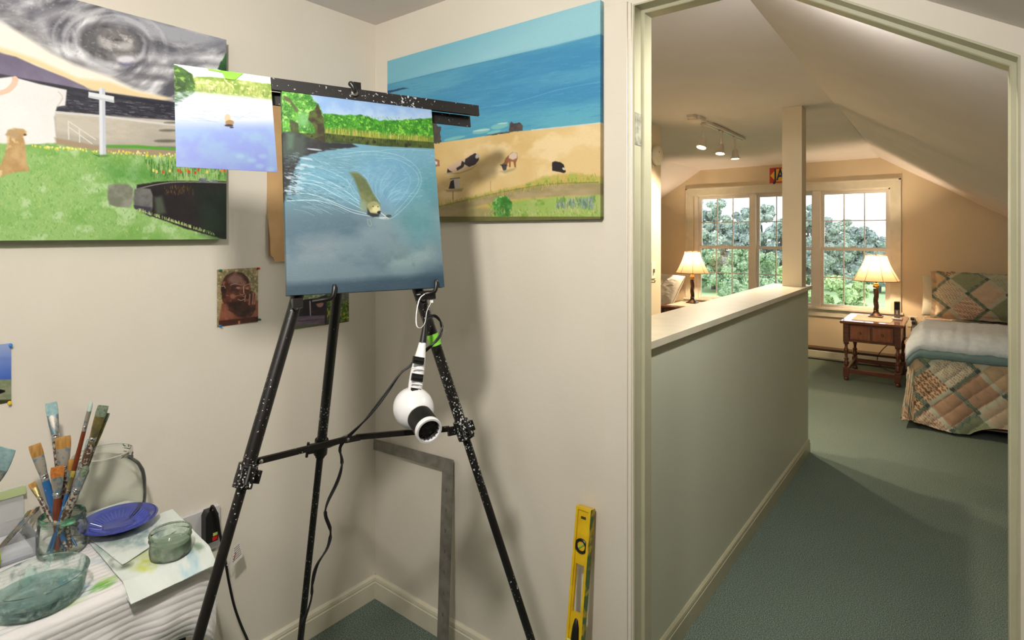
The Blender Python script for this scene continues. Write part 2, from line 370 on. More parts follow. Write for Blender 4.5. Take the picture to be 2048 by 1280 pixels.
# ================================================================== THE SETTING
XA, YB, YF, H = -1.84, 1.456, 1.546, 2.287      # left wall face, doorway wall faces, ceiling height
YW = 7.40                                        # window wall face
def struct(mb, name, m, parent=None, **k): return mb.make(name, m, parent, kind='structure', **k)
struct(MB().box(-4.2, 2.0, -2.4, 7.6, -.1, 0), 'floor', M['carpet'])
struct(MB().box(XA - .12, XA, -2.4, 4.22, 0, H), 'wall_left', M['wall'])
# doorway wall: gable shape with the door opening cut under the roof slope
zs = lambda x: 1.841 - .614 * (x - .098)         # underside of the near roof slope
kx = .098 - (H - 1.841) / .614
DO = [(-.715, 0), (-.715, 2.09), (-.389, 2.09), (.093, 1.791), (.093, 0)]
poly = [(XA, 0)] + DO + [(1.5, 0), (1.5, zs(1.5)), (kx, H), (XA, H)]
struct(MB().prism(poly, (0, YB, 0), (1, 0, 0), (0, 0, 1), (0, YF - YB, 0)), 'wall_back', M['wall'])
struct(MB().box(XA, kx, -2.4, YB, H, H + .1), 'ceiling', M['ceil'])
struct(MB().prism([(kx, H), (1.5, zs(1.5)), (1.5, zs(1.5) + .1), (kx, H + .1)], (0, -2.4, 0), (1, 0, 0), (0, 0, 1), (0, 2.4 + YB, 0)), 'ceiling_slope', M['ceil'])
struct(MB().box(1.5, 1.6, -2.4, YF, 0, zs(1.5) + .1), 'wall_right', M['wall'])
struct(MB().box(XA - .12, 1.6, -2.5, -2.4, 0, H + .1), 'wall_rear', M['wall'])
# rabbeted door jamb with stop, mitred round the opening
def sweep2(path, prof, name, m, close=False, **k):
    """profile points (inward offset d, y) swept along a path in the XZ plane"""
    n = len(path); P = [V(*p) for p in path]; rows = []
    for i in range(n):
        a = unit(P[i] - P[i - 1]) if i else unit(P[1] - P[0]); b = unit(P[i + 1] - P[i]) if i < n - 1 else a
        na = V(a[1], -a[0]); nb = V(b[1], -b[0]); mt = unit(na + nb); mt = mt / (mt @ na)
        rows.append([(P[i][0] + mt[0] * d, y, P[i][1] + mt[1] * d) for d, y in prof])
    m_ = len(prof); v = [q for r in rows for q in r]
    f = [(i * m_ + j, i * m_ + (j + 1) % m_, (i + 1) * m_ + (j + 1) % m_, (i + 1) * m_ + j) for i in range(n - 1) for j in range(m_)]
    f += [tuple(range(m_)), tuple(range((n - 1) * m_, n * m_))[::-1]]
    return MB().add(v, f).make(name, m, kind='structure', **k)
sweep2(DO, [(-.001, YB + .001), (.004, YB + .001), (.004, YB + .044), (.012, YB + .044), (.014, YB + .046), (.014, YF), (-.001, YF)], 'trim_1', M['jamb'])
# flat casing board left of the door, thin bead at its inner edge
struct(MB().bbox(-.797, -.727, YB - .013, YB, 0, 2.10, .002).bbox(-.727, -.718, YB - .006, YB, 0, 2.095, .001), 'trim_2', M['wall'])
struct(MB().box(-.7115, -.7098, YB + .004, YB + .042, 1.70, 1.79), 'trim_3', mat('worn_grey_hinge_mortise', (168, 166, 146), .7, c2=(110, 108, 96), scale=50))
struct(MB().bbox(.103, .17, YB - .012, YB, 0, 1.76, .002), 'trim_4', M['wall'])
def baseboard(x0, y0, x1, y1, name, nrm, m=M['trim'], h=.088):
    o = V(x0, y0, 0); L = V(x1 - x0, y1 - y0, 0); n = V(nrm[0], nrm[1], 0)
    prof = [(0, 0), (.013, 0), (.013, h * .72), (.010, h * .74), (.010, h * .79), (.012, h * .82), (.010, h * .93), (.004, h), (0, h)]
    return struct(MB().prism(prof, o, n, (0, 0, 1), L), name, m)
baseboard(XA, -2.4, XA, YB, 'baseboard_left', (1, 0)); baseboard(XA, YB, -.797, YB, 'baseboard_back', (0, -1))
# ---- room beyond the door
FWM = M['far_wall']
struct(MB().box(-.915, -.79, YF, 4.2, 0, 1.082), 'wall_half', M['sage'])
hp = MB().box(-1.02, -.772, YF, 4.235, 1.082, 1.106); struct(hp, 'trim_5', M['trim'])
struct(MB().box(-1.02, -.915, YF, 4.2, 0, 1.082), 'wall_stair', M['sage'])
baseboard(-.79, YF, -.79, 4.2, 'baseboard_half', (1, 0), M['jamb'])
struct(MB().bbox(-.921, -.803, 4.07, 4.2, 1.106, H, .003), 'post', FWM)
# pale paint on the far side of the dividing wall, left wall continues to the alcove
struct(MB().prism([(XA, 0)] + DO + [(1.5, 0), (1.5, 1.2), (-.56, H), (XA, H)], (0, YF, 0), (1, 0, 0), (0, 0, 1), (0, .004, 0)), 'wall_partition', FWM)
struct(MB().box(XA - .001, XA + .004, YF + .004, 4.224, 0, H), 'wall_passage', FWM)
struct(MB().box(-4.0, XA - .12, 4.10, 4.22, 0, H), 'wall_alcove', FWM)
SL = .645
def far_roof(side):
    mb = MB()
    if side > 0:
        for y0, y1, dz in ((YF, 4.3, 0), (4.3, YW, .012)):
            k0, k1 = -.575 - .0213 * (y0 - YF), -.575 - .0213 * (y1 - YF); xo = 1.35
            v = [(k0, y0, H + dz), (k1, y1, H + dz), (xo, y1, H + dz - SL * (xo - k1)), (xo, y0, H + dz - SL * (xo - k0))]
            v += [(a, b, c + .08) for a, b, c in v]
            mb.add(v, [(0, 1, 2, 3), (7, 6, 5, 4), (0, 4, 5, 1), (1, 5, 6, 2), (2, 6, 7, 3), (3, 7, 4, 0)])
    else:
        v = [(-2.665, 4.1, H), (-2.665, YW, H), (-4.0, YW, H - .64 * 1.335), (-4.0, 4.1, H - .64 * 1.335)]
        v += [(a, b, c + .08) for a, b, c in v]
        mb.add(v, [(3, 2, 1, 0), (4, 5, 6, 7), (1, 5, 4, 0), (2, 6, 5, 1), (3, 7, 6, 2), (0, 4, 7, 3)])
    return mb
struct(far_roof(1), 'ceiling_slope_right', M['ceil']); struct(far_roof(-1), 'ceiling_slope_left', M['ceil'])
struct(MB().add([(-2.665, YF, H), (-2.665, 4.3, H), (-.575 - .0213 * (4.3 - YF), 4.3, H), (-.575, YF, H)] + [(-2.665, YF, H + .1), (-2.665, 4.3, H + .1), (-.5, 4.3, H + .1), (-.5, YF, H + .1)], [(0, 1, 2, 3), (7, 6, 5, 4), (0, 4, 5, 1), (1, 5, 6, 2), (2, 6, 7, 3), (3, 7, 4, 0)]), 'ceiling_bedroom', M['ceil'])
struct(MB().add([(-2.665, 4.3, H + .006), (-2.665, YW, H), (-.575 - .0213 * (YW - YF), YW, H), (-.575 - .0213 * (4.3 - YF), 4.3, H + .012)] + [(-2.665, 4.3, H + .1), (-2.665, YW, H + .1), (-.5, YW, H + .1), (-.5, 4.3, H + .1)], [(0, 1, 2, 3), (7, 6, 5, 4), (0, 4, 5, 1), (1, 5, 6, 2), (2, 6, 7, 3), (3, 7, 4, 0)]), 'ceiling_window_bay', M['ceil'])
struct(MB().box(1.35, 1.45, YF, YW, 0, 1.15), 'wall_knee_right', FWM); struct(MB().box(-4.1, -4.0, 4.1, YW, 0, 1.6), 'wall_knee_left', FWM)
# window wall with one wide opening for the three sashes
WX0, WX1, WZ0, WZ1 = -2.76, -.585, .598, 1.955
ww = MB().box(-4.1, WX0, YW, YW + .16, 0, H + .1).box(WX1, 1.45, YW, YW + .16, 0, H + .1).box(WX0, WX1, YW, YW + .16, 0, WZ0).box(WX0, WX1, YW, YW + .16, WZ1, H + .1)
struct(ww, 'wall_window', FWM)
cs = MB()   # casing
for a in ((WX0 - .088, WX0, WZ0 - .02, WZ1 + .085), (WX1, WX1 + .085, WZ0 - .02, WZ1 + .085), (WX0, WX1, WZ1, WZ1 + .085)):
    cs.bbox(a[0], a[1], YW - .018, YW, a[2], a[3], .003)
cs.bbox(WX0 - .10, WX0 - .078, YW - .026, YW, WZ0 - .02, WZ1 + .095, .002).bbox(WX1 + .075, WX1 + .095, YW - .026, YW, WZ0 - .02, WZ1 + .095, .002).bbox(WX0 - .1, WX1 + .095, YW - .026, YW, WZ1 + .078, WZ1 + .097, .002)
struct(cs, 'trim_6', M['trim'])
struct(MB().bbox(WX0 - .12, WX1 + .115, YW - .05, YW + .03, WZ0 - .018, WZ0 + .008, .004).bbox(WX0 - .09, WX1 + .085, YW - .02, YW, WZ0 - .10, WZ0 - .018, .004), 'trim_7', M['trim'])
PANE = glass('window_glass', (250, 252, 252), .75)
def sash(name, x0, x1, z0, z1, y, root, rail=.032, bot=.036):
    mb = MB(); t = .03
    mb.bbox(x0, x0 + rail, y, y + t, z0, z1, .003).bbox(x1 - rail, x1, y, y + t, z0, z1, .003)
    mb.bbox(x0 + rail, x1 - rail, y, y + t, z0, z0 + bot, .003).bbox(x0 + rail, x1 - rail, y, y + t, z1 - rail, z1, .003)
    gx0, gx1, gz0, gz1 = x0 + rail, x1 - rail, z0 + bot, z1 - rail
    for i in (1, 2):
        x = gx0 + (gx1 - gx0) * i / 3; mb.box(x - .006, x + .006, y + .008, y + .022, gz0, gz1)
    z = (gz0 + gz1) / 2; mb.box(gx0, gx1, y + .009, y + .021, z - .006, z + .006)
    o = mb.make(name, M['white_trim'], root)
    MB().box(gx0, gx1, y + .0135, y + .0165, gz0, gz1).make('pane', PANE, root)
    return o
for i, (a, b) in enumerate([(-2.725, -2.035), (-1.997, -1.327), (-1.282, -.592)]):
    root = bpy.data.objects.new('window_%d' % (i + 1), None); COL.objects.link(root); root.location = ((a + b) / 2, YW + .05, WZ0); tag(root, kind='structure')
    sash('upper_sash', a + .012, b - .012, 1.262, 1.94, YW + .085, root)
    sash('lower_sash', a + .012, b - .012, .604, 1.292, YW + .05, root, bot=.034)
    fr = MB(); fr.box(a - .035 if i == 0 else a - .022, a + .012, YW + .03, YW + .15, WZ0, WZ1).box(b - .012, b + .023 if i < 2 else b + .007, YW + .03, YW + .15, WZ0, WZ1).box(a, b, YW + .03, YW + .15, 1.94, WZ1)
    fr.make('frame', M['white_trim'], root)
    lk = MB(); lk.bbox((a + b) / 2 - .03, (a + b) / 2 + .03, YW + .047, YW + .075, 1.292, 1.305, .003).tube([((a + b) / 2 - .02, YW + .055, 1.308), ((a + b) / 2 + .03, YW + .05, 1.31)], .005, 8)
    lk.make('latch', M['white_plastic'], root)
struct(MB().bbox(-2.053, -1.978, YW - .004, YW + .03, WZ0, WZ1, .004).bbox(-1.345, -1.265, YW - .004, YW + .03, WZ0, WZ1, .004), 'trim_8', M['white_trim'])
# baseboard heater under the windows
ht = thing('baseboard_heater', 'long low cream metal baseboard heater under the windows', 'heater', (-1.4, 7.36, 0))
MB().prism([(0, .012), (.045, .012), (.055, .03), (.055, .10), (.045, .105), (0, .105)], (-2.7, YW - .002, 0), (0, -1, 0), (0, 0, 1), (2.35, 0, 0)).make('front_panel', M['trim'], ht)
MB().prism([(0, .105), (.03, .112), (.05, .128), (.052, .135), (0, .15)], (-2.7, YW - .002, 0), (0, -1, 0), (0, 0, 1), (2.35, 0, 0)).make('damper', mat('brown_heater_louvre', (96, 78, 60), .5), ht)
MB().box(-.36, -.34, YW - .06, YW - .002, .01, .15).make('end_cap', M['trim'], ht)
# ================================================================== EASEL
K0 = V(-1.029, .804, 1.323); EA = unit((.341, .940, 0)); EU = unit((-.179, .076, .981)); EN = unit(np.cross(EA, EU))
if EN[0] < 0: EN = -EN
def E_(x, v, n=0.): return K0 + EA * x + EU * v + EN * n
def legpt(x0, v0, k, v, n): return E_(x0 + k * (v0 - v), v, n)
vf = lambda n: (0 - K0[2] - EN[2] * n) / EU[2]
LN = -.036
Lp = lambda v, n=LN: E_(-.158 - .310 * (-.022 - v), v, n)
Rp = lambda v, n=LN: E_(.131 + .270 * (-.024 - v), v, n)
BA, BB = E_(0, .43, -.05), V(-1.655, .995, .012)
Bp = lambda k: BA * (1 - k) + BB * k
easel = thing('easel', 'black metal tripod easel flecked with paint holding the lake painting', 'easel', (Lp(-1.33) + Rp(-1.33) + BB) / 3 * V(1, 1, 0))
em = M['easel']
def leg(P, v1, name='leg'):
    o = MB().tube([P(.43), P(v1)], .0132, 20).make(name, em, easel, smooth=True)
    MB().tube([P(v1 + .02), P(-1.318)], .0096, 16).make('extension_tube', em, o, smooth=True)
    d = unit(P(-1.3) - P(0)); MB().lathe([(.0, 0), (.013, .0), (.015, .012), (.011, .03), (.0, .03)][::-1], P(-1.318) + d * -.012, d, 16).make('rubber_foot', M['black_rubber'], o, smooth=True)
    x, y, z = frame(d, EN); c = P(v1)
    q = MB().tube([c - d * .022, c + d * .022], .0185, 20).obox(c - x * .012 - d * .018 + y * .014, x * .024, y * .014, d * .036)
    q.obox(c - y * .006 - d * .012 + x * .016, y * .012, x * .012, d * .024); q.make('clamp_collar', em, o, smooth=True)
    MB().tube([c + y * .026 - d * .02, c + y * .033 + d * .012], .004, 8).make('clamp_lever', M['black'], o, smooth=True)
    return o
leg(Lp, -.341); leg(Rp, -.338)
bt = MB().tube([Bp(0), Bp(.53)], .0132, 20).make('leg', em, easel, smooth=True)
MB().tube([Bp(.51), Bp(1)], .0096, 16).make('extension_tube', em, bt, smooth=True)
dB = unit(BB - BA); cB = Bp(.512)
MB().tube([cB - dB * .022, cB + dB * .022], .0185, 20).obox(cB - dB * .015 - EA * .034 - EN * .006, EA * .02, EN * .012, dB * .032).make('clamp_collar', em, bt, smooth=True)
MB().tube([cB - EA * .036 - dB * .02, cB - EA * .037 + dB * .025], .004, 8).make('clamp_lever', M['black'], bt, smooth=True)
# spreader arms meeting at a hub
hub = on_plane(E_(0, 0, -.12), EN, 703, 876)
def arm(p, q, name='spreader_arm'):
    d = unit(q - p); x, y, z = frame(d, (0, 0, 1)); o = MB().obox(p - x * .0035 - y * .006, x * .007, y * .012, q - p).make(name, em, easel)
    for c in (p + d * .006, q - d * .006): MB().ball(c - x * .006, .0045, 10, (1, 1, .6), x).make('rivet', M['chrome'], o, smooth=True)
    return o
Lc = Lp(-.341); Rc = Rp(-.338)
Lj = Lc + EA * .022 + EU * .02 - EN * .012; Rj = Rc - EA * .03 + EU * .006 - EN * .012; Bj = cB + EA * .018 + EN * .012
arm(Lj, hub - EA * .006); arm(Rj, hub + EA * .010); arm(Bj, hub - EN * .008 + V(0, 0, .004))
MB().obox(hub - EA * .016 - EU * .008 - EN * .008, EA * .034, EU * .012, EN * .016).make('spreader_hub', em, easel)
MB().obox(Lj - EA * .012 - EU * .018 - EN * .004, EA * .014, EU * .02, EN * .008).make('bracket', em, easel)
MB().obox(Rj - EA * .004 - EU * .016 - EN * .004, EA * .02, EU * .02, EN * .008).make('bracket', em, easel)
# head block and mast, clamping bars across the top
MB().obox(E_(-.035, .38, -.066), EA * .07, EU * .07, EN * .045).make('head_block', em, easel)
MB().obox(E_(-.009, .40, -.04), EA * .018, EU * .11, EN * .012).make('mast', em, easel)
CH = .4557
MB().prism([(-.006, -.012), (.002, -.012), (.002, .016), (-.030, .026), (-.030, .022), (-.004, .012)], E_(-.245, CH + .006), EN, EU, EA * .560).make('top_bar', M['easel_bar'], easel)
MB().obox(E_(-.20, CH - .03, -.028), EA * .500, EU * .030, EN * .005).make('rear_bar', M['easel_bar'], easel)
kb = on_plane(E_(0, 0, .006), EN, 709, 186)
MB().lathe([(0, 0), (.008, 0), (.008, .004), (.004, .005), (.004, .008), (0, .008)], kb - EN * .002, EN, 16).make('screw', M['chrome'], easel, smooth=True)
k2 = on_plane(E_(0, 0, .012), EN, 702, 168)
MB().tube([kb + EN * .004, (kb + k2) / 2 + EN * .006, k2], [.005, .0052, .0062], 10).ball(k2, .0068, 10).make('wing_handle', M['black'], easel, smooth=True)
# canvas rests
for P, xh in ((Lp, -.088), (Rp, .150)):
    c = P(-.02)
    b = MB(); h = E_(xh, -.004, -.02)
    b.obox(E_(-.166 if xh < 0 else .120, -.026, -.03), EA * (.020 if xh < 0 else .036), EU * .020, EN * .024)
    b.make('rest_bracket', em, easel)
    MB().tube(spline([E_(xh - .035, -.014, -.02), E_(xh - .01, -.012, -.006), E_(xh, -.009, .004), E_(xh + .004, .004, .006), E_(xh + .006, .018, .004)], 4), [.0055] * 4 + [.005] * 12 + [.0035], 10).make('rest_hook', M['black'], easel, smooth=True)
    MB().ball(c - EU * .004 + EN * .0145, .006, 10, (1, 1, .5), EN).make('rivet', M['chrome'], easel, smooth=True)
cc = on_plane(Rp(-.1), EN, 872, 678); dd = unit(Rp(-.3) - Rp(0)); cc = Rp(0) + dd * ((cc - Rp(0)) @ dd)
MB().tube([cc - dd * .014, cc + dd * .014], .0141, 20).tube([cc - dd * .010 + EA * .001, cc + dd * .006 + EA * .001], .0147, 20).make('tape_band', M['green_tape'], easel, smooth=True, label='green masking tape band')
# ================================================================== PAINTINGS AND PICTURES
PAINT = attr_mat('acrylic_on_canvas', .5, .12, 1400); PRINT = attr_mat('glossy_print', .28, 0, spec=.5)
# ---- lake painting on the easel
A = Art(E_(-.178, CH, 0), EA, -EU, .356, CH, 440, 560, (80, 110, 125)).crop(560, 170, 2.976)
full = [(-20, -20), (960, 100), (1010, 1240), (-20, 1290)]
A.grad(full, (104, 150, 170), (92, 126, 140), (450, 370), (450, 760))
A.grad([(-20, 740), (1000, 700), (1010, 1240), (-20, 1290)], (96, 122, 134), (54, 74, 90), (450, 760), (450, 1230), soft=.02)
A.fill([(-20, 760), (1000, 720), (1010, 1240), (-20, 1290)], (134, 152, 160), soft=.02, alpha=.55, col2=(78, 102, 118), scale=14, sx=.6)
A.fill([(700, 560), (930, 520), (960, 900), (820, 1000), (700, 800)], (66, 132, 140), soft=.03, alpha=.55, col2=(90, 150, 160), scale=20)
A.fill([(640, 1010), (900, 960), (940, 1060), (800, 1120), (620, 1100)], (138, 160, 160), soft=.018, alpha=.7, col2=(90, 115, 120), scale=25)
A.fill([(130, 930), (330, 900), (330, 1020), (140, 1030)], (140, 150, 156), soft=.02, alpha=.6)
A.fill([(-20, 1190), (1000, 1130), (1010, 1260), (-20, 1290)], (38, 58, 74), soft=.008, alpha=.7)
A.fill([(160, 20), (930, 125), (930, 225), (600, 222), (450, 188), (250, 178)], (128, 160, 204), col2=(158, 182, 208), scale=18)
A.fill([(255, 172), (380, 182), (480, 182), (600, 216), (720, 216), (930, 204), (930, 360), (265, 300)], (66, 142, 40), jag=.002, col2=(40, 104, 28), col3=(118, 182, 66), scale=90)
A.dabs(500, [(270, 178), (925, 210), (925, 290), (280, 250)], [(92, 166, 50), (44, 110, 30), (130, 190, 76), (60, 132, 44)], ln=(2, 7), wd=.0014, alpha=.6, jit=60)
A.fill([(265, 262), (420, 262), (620, 300), (930, 318), (930, 362), (620, 345), (265, 300)], (142, 142, 52), soft=.005, alpha=.8, col2=(90, 120, 40), scale=70)
A.dabs(260, [(270, 285), (925, 345), (925, 352), (270, 300)], [(190, 170, 90), (200, 185, 120), (90, 130, 40), (150, 120, 60)], ln=(15, 42), wd=.001, alpha=.6, jit=6)
A.fill([(-5, 280), (270, 290), (600, 325), (930, 350), (930, 388), (600, 370), (440, 352), (268, 345), (100, 350), (-5, 390)], (46, 62, 28), col2=(72, 84, 36), col3=(30, 36, 26), scale=60)
A.dabs(170, [(270, 300), (925, 365), (925, 375), (270, 335)], [(80, 96, 40), (104, 104, 60), (26, 34, 20)], ln=(6, 22), wd=.0009, alpha=.6, jit=4)
A.fill([(-10, -5), (165, 38), (200, 95), (232, 118), (262, 190), (268, 290), (-10, 285)], (88, 160, 56), jag=.0015, col2=(54, 112, 40), col3=(154, 200, 112), scale=70)
A.dabs(420, [(0, 20), (200, 60), (250, 280), (0, 280)], [(120, 186, 76), (50, 96, 38), (160, 204, 120), (76, 140, 54)], ln=(2, 8), wd=.0014, alpha=.6, jit=70)
A.ell((140, 210), 38, 42, (120, 170, 120), soft=.006, alpha=.7)
A.fill([(225, 112), (248, 170), (264, 200), (272, 345), (215, 340), (205, 250), (170, 205), (180, 160), (206, 150)], (56, 48, 36), jag=.002, col2=(78, 92, 44), scale=90)
A.fill([(20, 60), (60, 80), (110, 150), (100, 165), (60, 110), (25, 85)], (84, 78, 56), jag=.0015, alpha=.8)
A.fill([(60, 200), (110, 230), (120, 290), (70, 290)], (60, 56, 40), jag=.002, alpha=.8)
A.fill([(5, 280), (90, 282), (268, 345), (400, 352), (470, 372), (300, 390), (240, 400), (130, 430), (95, 500), (60, 600), (35, 690), (12, 690)], (44, 44, 48), soft=.002, jag=.0015, col2=(64, 74, 70), scale=30)
A.fill([(40, 288), (90, 292), (80, 380), (50, 384)], (96, 130, 104), soft=.004, alpha=.5)
A.fill([(260, 350), (430, 350), (462, 374), (300, 378)], (38, 42, 44), soft=.002, jag=.001)
for x, y, rx, ry in [(150, 478, 26, 8), (122, 497, 30, 9), (190, 490, 22, 6), (66, 552, 30, 10), (112, 540, 24, 7), (138, 556, 28, 8), (66, 527, 16, 5), (110, 580, 30, 10), (100, 612, 52, 13), (70, 632, 40, 9), (210, 386, 45, 5), (160, 440, 40, 6)]:
    A.ell((x, y), rx, ry, (176, 194, 206), rot=.12, soft=.001, alpha=.85)
A.fill([(420, 520), (560, 440), (700, 430), (800, 480), (830, 570), (790, 670), (690, 780), (600, 740), (520, 600)], (116, 162, 194), soft=.016, alpha=.5, col2=(92, 146, 182), scale=40)
A.fill([(180, 480), (380, 520), (480, 640), (500, 740), (420, 720), (260, 640), (100, 600)], (110, 166, 192), soft=.012, alpha=.5)
wk = (196, 218, 228)
for pts, wd_, al in [([(45, 632), (120, 588), (230, 600), (380, 680), (500, 745)], .0012, .8), ([(50, 650), (180, 650), (300, 690), (420, 740), (520, 770)], .0012, .85), ([(50, 690), (200, 688), (330, 715), (440, 762), (540, 785)], .0013, .85),
      ([(60, 575), (200, 570), (330, 620), (480, 715)], .001, .6), ([(90, 515), (220, 545), (360, 610), (480, 700)], .0012, .7), ([(120, 470), (260, 500), (400, 570), (490, 680)], .001, .5),
      ([(540, 785), (640, 805), (700, 780), (790, 690), (845, 590), (820, 500), (720, 430), (560, 400), (400, 410)], .0011, .5), ([(690, 770), (760, 690), (830, 590), (800, 510), (700, 450), (580, 440)], .001, .5),
      ([(600, 700), (560, 640), (520, 560), (500, 540)], .001, .6), ([(640, 690), (700, 600), (760, 560)], .001, .4), ([(400, 640), (440, 560), (480, 520)], .001, .35), ([(480, 720), (440, 640), (400, 560)], .001, .45),
      ([(500, 640), (460, 560), (420, 520)], .001, .5), ([(300, 380), (500, 400), (700, 390), (900, 400)], .0008, .4), ([(300, 440), (500, 420), (640, 430), (780, 460)], .0008, .4), ([(720, 480), (780, 560), (760, 640), (690, 730)], .0008, .4)]:
    A.curve(pts, wd_, wk, al)
rg = np.random.RandomState(3)
for i in range(60):
    t = rg.uniform(-.2, 1.4); r0 = rg.uniform(60, 110); r1 = r0 + rg.uniform(60, 170)
    a = radians(rg.uniform(20, 165)); c0 = (600, 740)
    A.curve([(c0[0] + r0 * cos(a), c0[1] - r0 * sin(a)), (c0[0] + (r0 + r1) / 2 * cos(a - .08), c0[1] - (r0 + r1) / 2 * sin(a - .08)), (c0[0] + r1 * cos(a - .25), c0[1] - r1 * sin(a - .25))], .0008, (150, 192, 218), .35)
for i in range(50):
    y = rg.uniform(560, 740); x = rg.uniform(80, 330); A.curve([(x, y), (x + 60, y + 12), (x + 120, y + 40)], .0009, (168, 198, 214) if i % 3 else (60, 84, 100), .45)
A.dabs(520, [(60, 420), (420, 400), (520, 700), (60, 700)], [(60, 92, 108), (150, 188, 206), (84, 132, 152), (190, 212, 222)], ln=(12, 46), wd=.0010, alpha=.32, ang=-14, jit=16)
A.dabs(420, [(420, 390), (915, 400), (900, 720), (480, 600)], [(150, 190, 210), (84, 138, 160), (120, 168, 192)], ln=(10, 40), wd=.0010, alpha=.30, ang=20, jit=50)
A.dabs(120, [(10, 400), (120, 400), (80, 680), (20, 680)], [(40, 44, 50), (110, 130, 140), (30, 32, 38)], ln=(8, 26), wd=.0016, alpha=.6, ang=-8, jit=12)
A.fill([(418, 522), (470, 525), (520, 570), (562, 650), (600, 715), (600, 760), (545, 770), (500, 720), (470, 620), (445, 560)], (112, 118, 78), soft=.003, col2=(88, 100, 66), scale=60)
A.ell((505, 725), 22, 35, (128, 146, 120), soft=.004, alpha=.8)
A.ell((563, 735), 40, 38, (172, 172, 122), soft=.002, col2=(140, 140, 98), scale=80); A.ell((580, 745), 24, 20, (196, 192, 146), soft=.002)
A.fill([(527, 735), (545, 765), (600, 775), (596, 788), (560, 792), (528, 775)], (44, 46, 48), soft=.0015)
A.ell((597, 764), 11, 9, (26, 26, 30), soft=.001); A.ell((562, 728), 4, 3, (40, 36, 30), soft=.0006); A.ell((590, 730), 4, 3, (40, 36, 30), soft=.0006)
A.line([(608, 766), (652, 800)], .0018, (206, 204, 190)); A.ell((655, 786), 17, 8, (58, 72, 70), soft=.0015)
A.ell((622, 796), 26, 5, (200, 214, 214), soft=.001, alpha=.7)
A.curve([(530, 800), (532, 830), (545, 845), (552, 830), (540, 800)], .0015, (150, 166, 140), .7)
A.fill([(-20, -30), (12, 0), (40, 1260), (-20, 1290)], (170, 190, 190), soft=.0006, alpha=.25)
A.dabs(500, [(0, 400), (930, 400), (960, 1200), (30, 1230)], [(120, 150, 164), (70, 104, 122), (96, 132, 146)], ln=(10, 45), wd=.0012, alpha=.16, ang=0, jit=25)
A.weave(9)
A.build('canvas_painting', PAINT, -EN * .017, gain=.94, label='stretched canvas painting of a dog swimming across a lake, on the easel', cat='painting')
# ---- photo taped to the end of the bar
q0 = OC + (V(-1.2721, .4915, 1.8005) - OC) * .972; ex = unit((.3209, .9471, .0034)); ey = V(.3076, -.1008, -.9462); ey = unit(ey - ex * (ey @ ex))
P = Art(q0, ex, ey, .186 * .972, .2319 * .972, 260, 300, (120, 150, 205)).crop(0, 0, 2.56)
fullp = [(860, 300), (1440, 380), (1460, 920), (860, 880)]
P.grad(fullp, (226, 234, 244), (120, 136, 196), (1150, 500), (1150, 880), soft=.002)
P.grad([(860, 640), (1440, 640), (1460, 920), (860, 900)], (150, 176, 226), (112, 124, 190), (1150, 660), (1150, 880), soft=.012)
P.fill([(900, 660), (1400, 650), (1430, 880), (900, 860)], (132, 170, 190), soft=.012, alpha=.4, col2=(120, 130, 200), scale=40)
P.fill([(860, 300), (1400, 380), (1400, 430), (1000, 400), (880, 340)], (240, 246, 250), soft=.001)
P.fill([(990, 392), (1080, 392), (1180, 402), (1400, 432), (1402, 512), (1180, 488), (990, 470)], (178, 196, 108), jag=.0012, col2=(128, 160, 70), col3=(220, 220, 160), scale=90)
P.dabs(130, [(1000, 450), (1395, 490), (1395, 495), (1000, 470)], [(214, 206, 170), (110, 140, 60), (190, 180, 120)], ln=(8, 26), wd=.0009, alpha=.6, jit=5)
P.fill([(880, 325), (930, 345), (985, 380), (998, 430), (1000, 470), (950, 500), (885, 530)], (74, 116, 50), jag=.0015, col2=(40, 72, 30), col3=(130, 170, 80), scale=70)
P.fill([(885, 470), (1000, 468), (960, 500), (900, 545), (885, 545)], (70, 96, 70), soft=.003, alpha=.75, col2=(180, 200, 210), scale=120, sy=3)
P.fill([(1000, 465), (1400, 505), (1400, 520), (1000, 485)], (190, 200, 170), soft=.003, alpha=.6)
rg = np.random.RandomState(9)
for i in range(130):
    y = rg.uniform(490, 620); x = rg.uniform(900, 1300); L = rg.uniform(20, 80); P.line([(x, y), (x + L, y + rg.uniform(2, 9))], .0007, (128, 150, 200) if i % 2 else (246, 250, 254), .5)
for k in (-1, 1):
    for j in range(5): P.curve([(1170, 630 + 2 * j), (1170 + k * (60 + 12 * j), 600 - 4 * j), (1170 + k * (110 + 18 * j), 575 - 4 * j)], .0009, (110, 130, 180) if j % 2 else (240, 244, 250), .35)
P.ell((1165, 605), 16, 22, (204, 184, 150), soft=.001); P.ell((1176, 628), 22, 14, (160, 124, 80), soft=.001); P.ell((1172, 642), 22, 6, (40, 36, 44), soft=.001); P.ell((1186, 652), 10, 4, (30, 30, 40), soft=.001)
for x, y in [(1330, 850), (1385, 868), (1290, 820), (1230, 800), (1345, 800)]: P.ell((x, y), 22, 12, (150, 186, 206), soft=.003, alpha=.5)
P.build('photo_print', PRINT, -np.cross(ey, ex) * .0006, gain=.84, label='glossy photo of a swimming dog taped to the easel bar', cat='photo')
tp = thing('masking_tape', 'bright green masking tape holding the lake photo to the easel bar', 'tape', at(1.15, 463, 150))
nP = np.cross(ey, ex); tq = lambda x, y: on_plane(q0 + nP * .001, nP, x, y)
MB().add([tq(442, 141), tq(486, 147), tq(470, 160), tq(450, 157)] + [q + nP * .0005 for q in (tq(442, 141), tq(486, 147), tq(470, 160), tq(450, 157))], [(0, 1, 2, 3), (7, 6, 5, 4), (0, 4, 5, 1), (1, 5, 6, 2), (2, 6, 7, 3), (3, 7, 4, 0)]).make('strip', M['green_tape'], tp)
